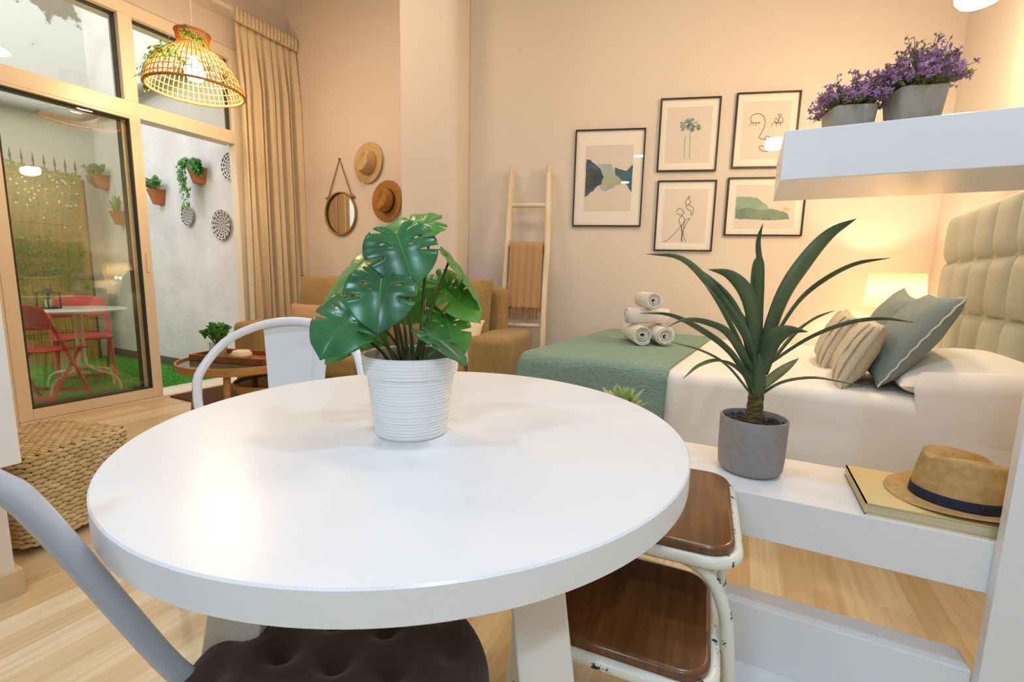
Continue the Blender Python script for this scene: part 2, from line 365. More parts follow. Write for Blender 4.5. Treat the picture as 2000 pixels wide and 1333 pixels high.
# ================================================================ SETTING
A17 = radians(17); A0 = radians(0)
WALLX = Matrix.Translation((0, 4.1, 0)) @ Matrix.Rotation(A17, 4, 'Z')      # x along the picture wall, y into it
def onwall(u, z, out=0.0): return WALLX @ Vector((u, -out, z))
CEIL = 3.7
struct(MB().box(-4.22, 1.3, -2.6, 4.75, -.12, 0).build('floor', 'floor', smooth=False))
struct(MB().box(-4.45, 1.35, -2.7, 4.8, CEIL, CEIL + .1).build('ceiling', 'ceiling', smooth=False))
w = MB(); w.box(-4.42, -4.22, -2.6, 1.12, 0, CEIL); w.box(-4.42, -4.22, 1.12, 2.9, 2.97, CEIL); w.box(-4.42, -4.22, 2.9, 3.5, 0, CEIL)
struct(w.build('wall_left', 'wall', smooth=False))
struct(MB().box(-4.22, -2.2, 3.35, 3.5, 0, CEIL).build('wall_back_left', 'wall', smooth=False))
struct(MB().box(-2.26, 1.36, 0, .15, 0, CEIL, WALLX).build('wall_back', 'wall', smooth=False))
struct(MB().prism([(-2.70, .02), (-2.70, -.38)] + [(-2.34 + .075 * sin(k * pi / 16) , -.305 - .075 * cos(k * pi / 16)) for k in range(9)] + [(-2.262, .02)], 0, CEIL, WALLX).build('trim_1', 'wall', angle=45))
struct(MB().box(1.2, 1.35, -2.6, 4.6, 0, CEIL).build('wall_right', 'wall', smooth=False))
struct(MB().box(-4.42, 1.35, -2.75, -2.6, 0, CEIL).build('wall_front', 'wall', smooth=False))
struct(MB().box(-2.12, -2.02, -2.6, .51, 0, CEIL).build('wall_stub', 'wall', smooth=False))
struct(MB().prism([(-2.02, -2.6), (-2.005, -2.6), (-2.005, .525), (-2.13, .525), (-2.13, .511), (-2.02, .511)], 0, .085).build('baseboard_left', 'skirting', smooth=False))
struct(MB().box(-4.22, -2.2, 3.335, 3.35, 0, .085).build('baseboard_back', 'skirting', smooth=False))

# ---- sliding patio door
door = bpy.data.objects.new('door_1', None); COL.objects.link(door); struct(door); door.location = (-4.22, 1.12, 0)
def dbox(mb, y0, y1, z0, z1, x0=-.03, x1=.05): return mb.box(x0 - .02, x1 - .02, y0 - 1.12, y1 - 1.12, z0, z1)
f = MB(); dbox(f, 1.12, 1.17, 0, 2.97, -.16, .04); dbox(f, 2.75, 2.90, 0, 2.97, -.05, .04); dbox(f, 1.17, 2.75, 2.88, 2.97, -.16, .04)
dbox(f, 1.17, 2.75, 2.17, 2.28, -.10, .04); dbox(f, 1.93, 2.02, 2.28, 2.88, -.10, .04); dbox(f, 1.17, 2.75, -.01, .018, -.16, .05)
f.build('door_frame', 'alu', door, smooth=False, bevel=.004)
def panel(name, y0, y1, x, w):
    p = MB(); X0, X1 = x - .022, x + .022
    for a, b, c, d in ((y0, y0 + w, .02, 2.17), (y1 - w, y1, .02, 2.17), (y0 + w, y1 - w, .02, .10), (y0 + w, y1 - w, 2.15, 2.17)):
        p.box(X0, X1, a - 1.12, b - 1.12, c, d)
    o = p.build(name, 'alu', door, smooth=False, bevel=.004)
    g = MB()
    for a, b, c, d in ((y0 + w, y0 + w + .008, .10, 2.15), (y1 - w - .008, y1 - w, .10, 2.15), (y0 + w, y1 - w, .10, .108), (y0 + w, y1 - w, 2.142, 2.15)):
        g.box(x - .023, x + .023, a - 1.12, b - 1.12, c, d)
    g.build('gasket', 'rubber', o, smooth=False)
    MB().box(x - .003, x + .003, y0 + w + .001 - 1.12, y1 - w - .001 - 1.12, .1, 2.15).build('pane', 'glass', o, smooth=False)
    return o
pa = panel('sliding_panel', 1.17, 2.02, .0, .072)
MB().box(.022, .03, .855, .875, 1.02, 1.17).build('door_handle', 'alu', pa, smooth=False, bevel=.003)
panel('sliding_panel', 1.2, 1.97, -.065, .05)
MB().box(-.05, -.044, .051, .809, 2.281, 2.879).build('transom_pane', 'glass', door, smooth=False)
MB().box(-.05, -.044, .901, 1.629, 2.281, 2.879).build('transom_pane', 'glass', door, smooth=False)
g = MB()
for y0, y1 in ((1.17, 1.93), (2.02, 2.74)):
    for a, b, c, d in ((y0, y0 + .012, 2.28, 2.88), (y1 - .012, y1, 2.28, 2.88), (y0, y1, 2.868, 2.88)): g.box(-.07, -.03, a - 1.12, b - 1.12, c, d)
g.build('transom_gasket', 'rubber', door, smooth=False)
struct(MB().box(-4.62, -4.22, 1.12, 2.82, -.07, -.012).build('trim_2', 'sill', smooth=False))

# ---- patio shell
struct(MB().box(-7.2, -4.42, -1.4, 2.95, -.14, -.045).build('floor_patio', 'grass', smooth=False))
def turf():
    rnd = random.Random(3); mb = MB()
    for i in range(26000):
        x = rnd.uniform(-7.0, -4.62); y = rnd.uniform(.7, 2.9); h = rnd.uniform(.012, .026); a = rnd.uniform(0, 6.28); dx, dy = cos(a) * .0028, sin(a) * .0028; lx, ly = rnd.uniform(-.012, .012), rnd.uniform(-.012, .012)
        mb.add([(x - dx, y - dy, -.046), (x + dx, y + dy, -.046), (x + lx, y + ly, -.046 + h)], [(0, 1, 2)])
    return mb
tag(turf().build('artificial_grass', 'grass', smooth=False), 'bright green artificial grass carpeting the patio floor', 'grass', kind='stuff')
struct(MB().box(-7.2, -4.42, 2.9, 3.1, -.1, 4.5).build('wall_patio_side', 'plaster', smooth=False))
struct(MB().box(-7.3, -7.08, -1.6, 3.1, -.1, 5.4).build('wall_patio_end', 'peel', smooth=False))
struct(MB().box(-7.2, -4.42, -1.6, -1.4, -.1, 2.0).build('wall_patio_near', 'plaster', smooth=False))
struct(MB().box(-4.62, -4.42, -1.6, 1.12, -.1, 4.0).box(-4.62, -4.42, 1.12, 2.9, 2.97, 4.0).build('wall_patio_house', 'plaster', smooth=False))
struct(MB().box(-7.08, -4.62, 2.885, 2.9, -.05, .05).build('baseboard_patio', 'tile', smooth=False))

# ================================================================ DINING TABLE
TC = (-.573, .746)
t = thing('dining_table', 'round white dining table in the foreground under the potted monstera', 'table', (*TC, 0), YAW)
MB().lathe([(.47, .704), (.513, .704), (.516, .707), (.516, .7475), (.5135, .750), (.3, .75)], 160).build('tabletop', 'tabletop', t, angle=30)
MB().box(-.25, .25, -.25, .25, .64, .70).build('apron', 'legpaint', t, smooth=False, bevel=.004)
for sx in (-1, 1):
    for sy in (-1, 1):
        q = MB(); a, b = .20, .268
        def sq(c, z): return [(sx * c - .042, sy * c * 1.1 - .042, z), (sx * c + .042, sy * c * 1.1 - .042, z), (sx * c + .042, sy * c * 1.1 + .042, z), (sx * c - .042, sy * c * 1.1 + .042, z)]
        q.add(sq(b + .03, 0) + sq(a + .01, .70), [(3, 2, 1, 0), (4, 5, 6, 7), (0, 1, 5, 4), (1, 2, 6, 5), (2, 3, 7, 6), (3, 0, 4, 7)])
        q.build('leg', 'legpaint', t, smooth=False, bevel=.004)

# ================================================================ MONSTERA
MONSTERA_LEAVES = [((-0.0029, -0.0325, 0.3709), (0.0485, -0.0515, 0.2892), (0.536, -0.683, 0.496), 0.62, 0.1, 'leafdark'),
    ((-0.001, -0.0763, 0.2943), (0.0297, -0.1225, 0.2176), (0.487, -0.648, 0.585), 0.60, 0.14, 'leafdark'),
    ((-0.0432, -0.0975, 0.2425), (-0.0551, -0.1705, 0.1737), (0.273, -0.683, 0.678), 0.60, 0.12, 'leafdark'),
    ((0.0151, 0.0436, 0.4012), (-0.0566, -0.0258, 0.3846), (0.225, -0.438, 0.87), 0.5, 0.12, 'leaf'),
    ((-0.083, -0.0056, 0.3437), (-0.1754, -0.0738, 0.2383), (-0.25, -0.62, 0.72), 0.5, 0.1, 'leaf'),
    ((0.0295, 0.0844, 0.3339), (0.087, 0.1356, 0.2505), (0.702, 0.278, 0.655), 0.38, 0.12, 'leaf'),
    ((0.0021, 0.093, 0.286), (0.0881, 0.1137, 0.2199), (0.608, -0.46, 0.647), 0.43, 0.1, 'leaflight'),
    ((0.0215, 0.0804, 0.2219), (0.069, 0.0594, 0.1411), (0.753, -0.377, 0.54), 0.52, 0.1, 'leaf'),
    ((0.0572, -0.0248, 0.1977), (0.1452, -0.0254, 0.1615), (0.381, 0.011, 0.924), 0.36, 0.1, 'leafdark'),
    ((-0.018, 0.1165, 0.268), (-0.0812, 0.1072, 0.2778), (0.195, -0.891, 0.41), 0.55, 0.04, 'leaflight'),
    ((-0.0713, 0.0562, 0.256), (-0.0486, 0.09, 0.2017), (0.826, -0.564, -0.005), 0.6, 0.04, 'leaflight'),
    ((-0.1369, 0.0233, 0.182), (-0.0981, 0.054, 0.1507), (0.746, -0.405, 0.529), 0.45, 0.04, 'leaf'),
    ((-0.0879, -0.0528, 0.193), (-0.1284, -0.0954, 0.1392), (-0.007, -0.781, 0.625), 0.45, 0.06, 'leaf'),
    ((-0.0757, -0.0019, 0.2072), (-0.1155, -0.0218, 0.1587), (0.175, -0.953, 0.248), 0.45, 0.04, 'leaflight')]
def monstera_leaf(B, T, nrm, wr, droop):
    B, T, n = Vector(B), Vector(T), Vector(nrm); ax = T - B; L = ax.length * 1.02; y = ax.normalized(); n = (n - y * n.dot(y)).normalized(); x = y.cross(n)
    E = cr([(.015, -.02, 0), (.20, -.24, 0), (.46, -.20, 0), (.66, .02, 0), (.70, .30, 0), (.60, .56, 0), (.36, .82, 0), (0, 1, 0)], 71)
    Mi = cr([(0, 0, 0), (0, .01, 0), (0, .06, 0), (0, .16, 0), (0, .31, 0), (0, .50, 0), (0, .74, 0), (0, 1, 0)], 71)
    k = wr / .66
    cuts = [(.0, 0, 0, 0), (.27, .42, .020, 1), (.60, .46, .024, 1), (1, 0, 0, 0)]
    holes = [(.44, .34, .66, .014), (.51, .22, .36, .010)]
    lines = sorted([(c[0], 's', c) for c in cuts] + [(h[0], 'h', h) for h in holes])
    def gap(ln, v):
        if ln[1] == 's': c = ln[2]; return 0 if not c[3] or v < c[1] else c[2] * ((v - c[1]) / (1 - c[1])) ** .6
        h = ln[2]; return h[3] * sin(pi * (v - h[1]) / (h[2] - h[1])) if h[1] < v < h[2] else 0
    def pt(sd, u, v):
        u = min(max(u, 0), 1); i = u * 70; j = min(int(i), 69); ff = i - j
        e = E[j].lerp(E[j + 1], ff); m = Mi[j].lerp(Mi[j + 1], ff); p = m.lerp(e, v); p.x *= k; p.y += .06 * v * (1 - v)
        zz = -droop * 1.6 * max(p.y, -.2) ** 2 * 1.0 + .16 * abs(p.x) - .42 * p.x * p.x + .012 * sin(u * 38) * v - .10 * (p.y < 0) * p.y * p.y
        return tuple(B + x * (sd * p.x * L) + y * (p.y * L) + n * (zz * L))
    mb = MB(); NV = 12
    for sd in (-1, 1):
        for a, b in zip(lines[:-1], lines[1:]):
            def fn(i, j, a=a, b=b, sd=sd):
                lo = a[0] + gap(a, j); hi = b[0] - gap(b, j); return pt(sd, lo + (hi - lo) * i, j)
            mb.grid(fn, 7, NV)
    rib = MB().tube([Vector(pt(1, .14 + .84 * k / 15, 0)) + n * .0007 for k in range(16)], [.0013 * (1 - k / 18) for k in range(16)], 5)
    return mb, rib
t = thing('potted_monstera', 'green monstera houseplant in a ribbed white pot on the round table', 'plant', (-.56, .69, .75))
prof = [(.0, .0), (.064, .0), (.067, .002)]
nr, rnd = 25, random.Random(6)
for i in range(nr):
    z0 = .004 + i * .149 / nr; hh = .149 / nr; r = .0675 + .0175 * (z0 / .15) + (.0055 if z0 > .112 else 0) + rnd.uniform(-.0006, .0006)
    prof += [(r - .0009, z0), (r + .0010, z0 + hh * .28), (r + .0010, z0 + hh * .62), (r - .0009, z0 + hh * .95)]
prof += [(.0915, .1545), (.0895, .1555), (.087, .1545), (.0865, .150)]
MB().lathe(prof, 72, caps=(False, False)).build('pot', 'potceramic', t, angle=75)
MB().lathe([(.0865, .152), (.072, .10), (.066, .06), (.0, .06)], 48, caps=(False, False)).build('pot_liner', 'potinner', t)
for i, (B, T, n, wr, dr, mm) in enumerate(MONSTERA_LEAVES):
    lfm, rib = monstera_leaf(B, T, n, wr, dr)
    o = lfm.build('leaf', mm, t, merge=.00005, solid=.0009, angle=80); rib.build('midrib', 'midrib', o)
    B = Vector(B); a = i * 2.4; s = Vector((.012 * cos(a), .012 * sin(a), .062))
    md = s.lerp(B, .5) + Vector((-.1 * (B.x - s.x), -.1 * (B.y - s.y), .02))
    MB().tube(cr([s, md, B + (md - B) * .04], 10), [.0042 - .0002 * k for k in range(10)], 7).build('stem', 'stem', t)

# ================================================================ WHITE METAL CHAIRS
def metal_chair(name, label, loc, rz, pm, arch, splat_bottom, cat='chair', sw=.09, rake=.035):
    t = thing(name, label, cat, loc, rz)
    P = [(-x, y, z) for x, y, z in arch] + [(x, y, z) for x, y, z in arch[::-1][1:]]
    MB().tube(cr(P, 60), .0145, 12).build('back_tube', pm, t)
    s = MB()
    def seatf(i, j):
        u, v = i * 2 - 1, j * 2 - 1; k = (1 - .10 * (1 - v) * .5)
        return (u * .19 * k * (1 - .04 * v * v), v * .19 * (1 - .04 * u * u), .452 - .012 * (1 - u * u) * (1 - v * v) - .03 * max(0, abs(u) - .9) * 3 - .03 * max(0, abs(v) - .9) * 3)
    s.grid(seatf, 24, 24); s.build('seat', pm, t, solid=.003)
    top = max(P, key=lambda q: q[2])
    yb, zt = top[1] + .004, top[2]
    def spl(i, j):
        u = i * 2 - 1; z = splat_bottom + (zt - .01 - splat_bottom) * j; wd = sw + .032 * j
        uu, zz = u * wd / .06, (z - (zt - .13)) / .05
        inside = 1 / (1 + math.exp(-(1 - (abs(uu) ** 5 + (max(0, zz) ** 4))) * 9)) if z < zt else 0
        zc = 0.02 * (1 - u * u)
        return (u * wd, yb + rake * (1 - j) ** 1.4 + (0 if rake > .01 else .15 * max(0, 1 - j * 5) ** 2) - .004 * inside - .012 * (1 - u * u), z - (1 - j) * 0 - (abs(u) ** 2) * .015 * j)
    MB().grid(spl, 40, 36).build('backrest', pm, t, solid=.0025)
    for sx in (-1, 1):
        for sy in (-1, 1):
            q = MB(); x0, y0, x1, y1 = sx * .165, sy * .16, sx * .21, sy * (.21 if sy > 0 else .24)
            q.tube([(x0, y0, .445), ((x0 + x1) / 2, (y0 + y1) / 2, .22), (x1, y1, .0)], [.02, .016, .011], 8, flat=.7); q.build('leg', pm, t)
    q = MB(); q.tube([(-.18, -.19, .2), (.18, .18, .2)], .006, 6); q.tube([(.18, -.19, .215), (-.18, .18, .215)], .006, 6); q.build('cross_brace', pm, t)
    return t
metal_chair('metal_chair', 'white metal chair with curved tube back on the far side of the table', (-1.385, 1.0, 0), radians(180 + 23), 'whitemetal',
            [(.185, -.005, .43), (.225, -.005, .455), (.258, -.006, .51), (.282, -.008, .575), (.289, -.014, .635), (.287, -.03, .70), (.232, -.09, .80), (.126, -.13, .857), (0, -.145, .876)], .455)
t = metal_chair('metal_chair', 'pale grey metal chair nearest the camera with a dark seat cushion', (-.423, .381, 0), radians(-36.87), 'greymetal',
            [(.150, -.170, .44), (.145, -.19, .48), (.141, -.216, .53), (.129, -.258, .636), (.113, -.293, .733), (.09, -.314, .802), (.082, -.326, .822), (.070, -.338, .84), (.052, -.352, .855), (.03, -.362, .863), (0, -.365, .866)], .46, sw=.05, rake=0)
def cushionpad(i, j):
    a = i * 2 * pi; r = j
    x, y = .215 * r * cos(a), .205 * r * sin(a)
    return x, y
def padmesh():
    mb = MB(); pts = [(0, 0)] + [(.085 * cos(k * pi / 3 + .3), .085 * sin(k * pi / 3 + .3)) for k in range(6)] + [(.165 * cos(k * pi / 6 + .1), .165 * sin(k * pi / 6 + .1)) for k in range(12)]
    for sgn in (1, -1):
        def fn(i, j):
            r = sin(j * pi / 2); a = i * 2 * pi; x, y = .22 * r * cos(a), .21 * r * sin(a)
            h = .042 * (1 - r ** 4) ** .5
            if sgn > 0: h -= sum(.030 * math.exp(-((x - px) ** 2 + (y - py) ** 2) / .00042) for px, py in pts) * (1 - r ** 2.5); h = max(h, .0)
            else: h *= .3
            return (x, y, .025 + sgn * h)
        mb.grid(fn, 72, 30, cu=True)
    return mb
tag(padmesh().build('seat_cushion', 'darkcloth', loc=(-.475, .415, .447), merge=.0004, angle=80), 'dark brown tufted round cushion on the seat of the near grey chair', 'cushion')

# ================================================================ SCHOOL STOOLS
def stool(name, label, loc, rz, w, d, h):
    t = thing(name, label, 'stool', loc, rz)
    def rr(w, d, r, n=8):
        P = []
        for cx, cy, a0 in ((w / 2 - r, d / 2 - r, 0), (-w / 2 + r, d / 2 - r, pi / 2), (-w / 2 + r, -d / 2 + r, pi), (w / 2 - r, -d / 2 + r, 1.5 * pi)):
            P += [(cx + r * cos(a0 + k * pi / 2 / n), cy + r * sin(a0 + k * pi / 2 / n)) for k in range(n + 1)]
        return P
    MB().prism(rr(w, d, .055), h - .018, h + .006).build('seat', 'stoolwood', t, bevel=.008, seg=3, angle=60)
    MB().tube([(x, y, h - .022) for x, y in rr(w + .008, d + .008, .06)], .0125, 10, closed=True).build('seat_rim', 'stoolpaint', t)
    for sx in (-1, 1):
        for sy in (-1, 1):
            P = [(sx * (w / 2 - .10), sy * (d / 2 - .02), h - .034), (sx * (w / 2 - .05), sy * (d / 2 - .012), h - .05), (sx * (w / 2 - .018), sy * (d / 2 - .004), h - .10), (sx * (w / 2 + .0), sy * (d / 2 + .004), h - .2), (sx * (w / 2 + .02), sy * (d / 2 + .02), 0)]
            MB().tube(cr(P, 18), .0125, 10).build('leg', 'stoolpaint', t)
    MB().tube([(-w / 2 + .0, d / 2 + .006, h * .38), (w / 2 - .0, d / 2 + .006, h * .38)], .009, 8).build('stretcher', 'stoolpaint', t)
    return t
stool('school_stool', 'taller stool with brown wooden seat and chipped cream tube frame under the table edge', (-.198, 1.068, 0), radians(4), .42, .385, .552)
stool('school_stool', 'lower brown stool with chipped cream rim nested in front of the taller stool', (-.178, .882, 0), radians(4), .34, .30, .402)

# ================================================================ WHITE SHELF UNIT
t = thing('shelf_unit', 'white lacquered room divider with floating upper and lower shelf beside the bed', 'shelf unit', (.55, 1.317, 0))
MB().box(-.50, .645, 0, .33, 1.295, 1.408).build('upper_shelf', 'whitelac', t, smooth=False, bevel=.002)
MB().box(-1.05, .645, 0, .328, .379, .500).build('lower_shelf', 'whitelac', t, smooth=False, bevel=.002)
MB().box(-.02, .645, -.03, 0, 0, 2.3).build('side_panel', 'whitelac', t, smooth=False, bevel=.002)
MB().box(-.50, -.02, -.30, 0, 0, .012).build('base_board', 'whitelac', t, smooth=False, bevel=.002)
MB().box(-1.05, -.02, 0, .08, 0, .184).build('plinth', 'whitelac', t, smooth=False, bevel=.003)
MB().box(-1.05, -1.02, 0, .328, 0, .379).build('side_panel', 'whitelac', t, smooth=False, bevel=.002)

# ================================================================ YUCCA
YUCCA_LEAVES = [(0.0348, [(-0.0124, -0.0062, 0.2978), (-0.0427, -0.0046, 0.392), (-0.1249, -0.029, 0.5073), (-0.2192, -0.0595, 0.6075), (-0.3196, -0.0931, 0.6263)]),
    (0.0319, [(-0.016, -0.008, 0.26), (-0.026, -0.013, 0.3498), (-0.0831, -0.0044, 0.4786), (-0.1509, -0.001, 0.5551), (-0.2275, -0.0022, 0.6112)]),
    (0.0406, [(-0.0129, -0.0065, 0.3301), (-0.0237, -0.0258, 0.4438), (-0.0465, -0.0513, 0.5167), (-0.0918, -0.088, 0.5673), (-0.1469, -0.1295, 0.5835)]),
    (0.0209, [(-0.0126, -0.0063, 0.3532), (-0.0224, -0.0038, 0.5681), (-0.0339, -0.0021, 0.6588), (-0.0244, 0.0101, 0.7145)]),
    (0.0397, [(-0.0128, -0.0049, 0.353), (-0.0283, 0.0249, 0.5682), (-0.0198, 0.0684, 0.6328)]),
    (0.0551, [(0.0094, 0.0047, 0.3404), (0.0463, 0.0064, 0.5059), (0.0932, 0.0131, 0.6079), (0.1404, 0.02, 0.6813), (0.1925, 0.0293, 0.7232)]),
    (0.0267, [(0.0172, 0.0086, 0.3506), (0.0778, 0.0502, 0.481), (0.1373, 0.0912, 0.5505), (0.2206, 0.1441, 0.6062), (0.3094, 0.1998, 0.6291)]),
    (0.0310, [(0.0183, 0.0122, 0.2964), (0.0875, 0.0774, 0.3995), (0.1324, 0.1335, 0.4415), (0.1913, 0.1965, 0.4716)]),
    (0.0281, [(0.0158, 0.0105, 0.3066), (0.1157, 0.0356, 0.393), (0.2045, 0.0578, 0.4405), (0.2817, 0.0741, 0.4582), (0.3539, 0.0879, 0.4549)]),
    (0.0493, [(0.0067, 0.0034, 0.2858), (0.0243, -0.0326, 0.3832), (0.0546, -0.0621, 0.4198), (0.1006, -0.0838, 0.4281)]),
    (0.0199, [(0.0099, 0.005, 0.2226), (0.0631, 0.0121, 0.2674), (0.1362, 0.0291, 0.2864), (0.2031, 0.043, 0.2817), (0.2752, 0.0596, 0.2702)]),
    (0.0325, [(-0.0158, -0.0079, 0.2551), (-0.0812, -0.0323, 0.3472), (-0.1587, -0.0628, 0.4069), (-0.2403, -0.0953, 0.4487), (-0.3201, -0.1269, 0.4551)]),
    (0.0296, [(-0.0129, -0.0065, 0.2826), (-0.0789, -0.0563, 0.3947), (-0.1348, -0.1011, 0.431), (-0.1922, -0.1467, 0.4423), (-0.2341, -0.1845, 0.4257)]),
    (0.0252, [(-0.0143, -0.0072, 0.2265), (-0.0851, -0.024, 0.3079), (-0.1562, -0.041, 0.3474), (-0.2367, -0.0627, 0.369)]),
    (0.0252, [(-0.009, -0.0045, 0.2266), (-0.0407, -0.0484, 0.2916), (-0.0944, -0.1032, 0.3314), (-0.1447, -0.1564, 0.3232), (-0.1819, -0.203, 0.2921)]),
    (0.0300, [(-0.0127, -0.0074, 0.2898), (-0.107, -0.0536, 0.4653), (-0.1567, -0.0785, 0.5433)]),
    (0.0348, [(-0.0096, -0.0038, 0.2752), (-0.0491, 0.0313, 0.4181), (-0.075, 0.0743, 0.4752)]),
    (0.0377, [(0.0096, 0.0053, 0.2407), (0.0622, 0.0871, 0.2821), (0.1113, 0.1676, 0.3217)])]
t = thing('potted_yucca', 'spiky dark green yucca in a grey pot on the white lower shelf', 'plant', (.05, 1.49, .5))
MB().lathe([(.0, .002), (.070, 0), (.079, .004), (.086, .016), (.089, .06), (.090, .160), (.0885, .163), (.0845, .163), (.083, .158), (.082, .12)], 64, caps=(False, False)).build('pot', 'greypot', t, angle=50)
def soilf(i, j):
    a = i * 2 * pi; r = j * .0825; x, y = r * cos(a), r * sin(a); return (x, y, .146 + .012 * noise.noise(Vector((x * 60, y * 60, 1))) + .012 * noise.noise(Vector((x * 140, y * 140, 4))))
MB().grid(soilf, 48, 18, cu=True).build('soil', 'soil', t)
MB().lathe([(.024, .135), (.022, .16), (.0235, .165), (.021, .185), (.0225, .19), (.02, .21), (.0215, .215), (.019, .235), (.012, .24)], 20).build('trunk', 'trunk', t)
MB().lathe([(.017, .222), (.0215, .24), (.022, .27), (.019, .32), (.013, .36), (.004, .40)], 20).build('leaf_sheath', 'yucca', t)
def strap(P, wd, twist=0, up=(0, 0, 1)):
    P = cr(P, 22); mb = MB(); vs = []; n = len(P)
    hd = Vector((P[-1].x - P[0].x, P[-1].y - P[0].y, 0)); s0 = hd.cross(Vector((0, 0, 1))) if hd.length > .35 * (P[-1] - P[0]).length else Vector((.894, .448, 0))
    for i, p in enumerate(P):
        f = i / (n - 1); tg = (P[min(i + 1, n - 1)] - P[max(i - 1, 0)]).normalized()
        s = s0 - tg * s0.dot(tg); s.normalize()
        if twist: s = Matrix.Rotation(twist, 3, tg) @ s
        nn = s.cross(tg).normalized()
        w = wd * .5 * (.78 + .22 * min(1, f * 2.6)) * (1 - max(0, (f - .42) / .58) ** 1.9)
        for k in (-1, -.5, 0, .5, 1): vs.append(tuple(p + s * (k * w) + nn * ((k * k) * w * .45)))
    fs = [(i * 5 + k, i * 5 + k + 1, i * 5 + k + 6, i * 5 + k + 5) for i in range(n - 1) for k in range(4)]
    return mb.add(vs, fs)
TW = {0: .6, 1: .8, 2: .9, 3: .3, 4: .0, 5: -1.0, 6: -.9, 7: -.6, 8: -.5, 9: -.7, 11: .4, 12: .5}
for i, (wd, P) in enumerate(YUCCA_LEAVES):
    strap(P, wd, TW.get(i, 0)).build('leaf', 'yuccalight' if i in (4, 16, 7) else 'yucca', t, solid=.0016, angle=80)

# ---- succulent rosette on the lower shelf
t = thing('potted_succulent', 'pale green succulent rosette peeking over the back edge of the table', 'plant', (-.36, 1.585, .5))
MB().lathe([(.0, 0), (.045, 0), (.052, .01), (.058, .085), (.055, .088), (.052, .08), (.0, .078)], 32, caps=(False, False)).build('pot', 'potceramic', t, angle=50)
def petal(L, w, th, az, el, z):
    mb = MB()
    def fn(i, j):
        a = i * 2 * pi; s = j; ww = w * (sin(pi * min(1, s * .82 + .12)) ** .8) * (1 - s ** 6); tt = th * (1 - s ** 3)
        return (ww * cos(a), s * L, tt * sin(a) + .16 * L * s * s)
    X = Matrix.Translation((0, 0, z)) @ Matrix.Rotation(az, 4, 'Z') @ Matrix.Rotation(el, 4, 'X')
    return mb.grid(fn, 10, 10, cu=True, X=X)
mb = MB(); rnd = random.Random(5)
for ring, (n, L, el, z) in enumerate(((9, .105, .25, .092), (8, .10, .55, .10), (6, .085, .9, .108), (4, .062, 1.25, .112))):
    for k in range(n):
        p = petal(L * rnd.uniform(.9, 1.1), .019, .006, k * 2 * pi / n + ring * .4, el + rnd.uniform(-.1, .1), z); mb.add(p.v, p.f)
mb.build('leaves', 'succ', t)
MB().tube([(0, 0, .07), (0, 0, .125)], .012, 8).build('stem', 'stem', t)

# ---- book and straw hat
t = thing('book', 'large pale yellow hardback book lying flat under the straw hat', 'book', (.465, 1.458, .5))
MB().box(-.165, .165, -.127, .130, 0, .003).box(-.165, .165, -.127, .130, .027, .030).box(-.165, -.162, -.127, .13, 0, .03).build('cover', 'book', t, smooth=False)
MB().box(-.1615, .158, -.122, .125, .0035, .0265).build('pages', 'pages', t, smooth=False)
def fedora(t, mbody, mband, a=.108, b=.092, h=.112, brim=.062, bow=True, curl=.02, pinch=.026):
    def crown(i, j):
        w = i * 2 * pi; s = j
        if s < .75:
            q = s / .75; k = 1 - .17 * q ** 1.6; z = h * (q ** .9)
        else:
            q = (s - .75) / .25; k = .83 * cos(q * pi / 2); z = h + .010 * sin(q * pi / 2)
        x, y = a * k * cos(w), b * k * sin(w)
        topf = max(0, (s - .45) / .55)
        z -= topf * pinch * math.exp(-(y / .026) ** 2) * (1.15 + .35 * x / a)
        y *= 1 - .18 * topf * max(0, x / a) ** 1.5
        z += topf * .014 * (-x / a) * (1 - .0)
        return (x, y, z)
    MB().grid(crown, 64, 26, cu=True).build('hat_crown', mbody, t, merge=.0003, angle=80)
    def brimf(i, j):
        w = i * 2 * pi; r = 1 + j * brim / a
        x, y = a * r * cos(w), b * (1 + j * brim / b) * sin(w)
        return (x, y, .002 + curl * j * j * (.35 * cos(2 * w) * -1 + .15) + (0 if j < .92 else .001))
    MB().grid(brimf, 72, 10, cu=True).build('hat_brim', mbody, t, solid=.0022, angle=80)
    MB().lathe([(1.012, .004), (1.012, .006), (.992, .027), (.99, .028)], 64, X=Matrix.Diagonal((a, b, 1, 1)), caps=(False, False)).build('hat_band', mband, t, solid=.0012)
    if bow:
        MB().box(-.02, .02, -b * 1.03, -b * .985, .004, .028).build('band_bow', mband, t, bevel=.002)
t = thing('straw_hat', 'woven straw trilby hat with navy band resting on the yellow book', 'hat', (.51, 1.462, .532), radians(18))
fedora(t, 'straw', 'navyband', a=.098, b=.088, h=.108, brim=.05)

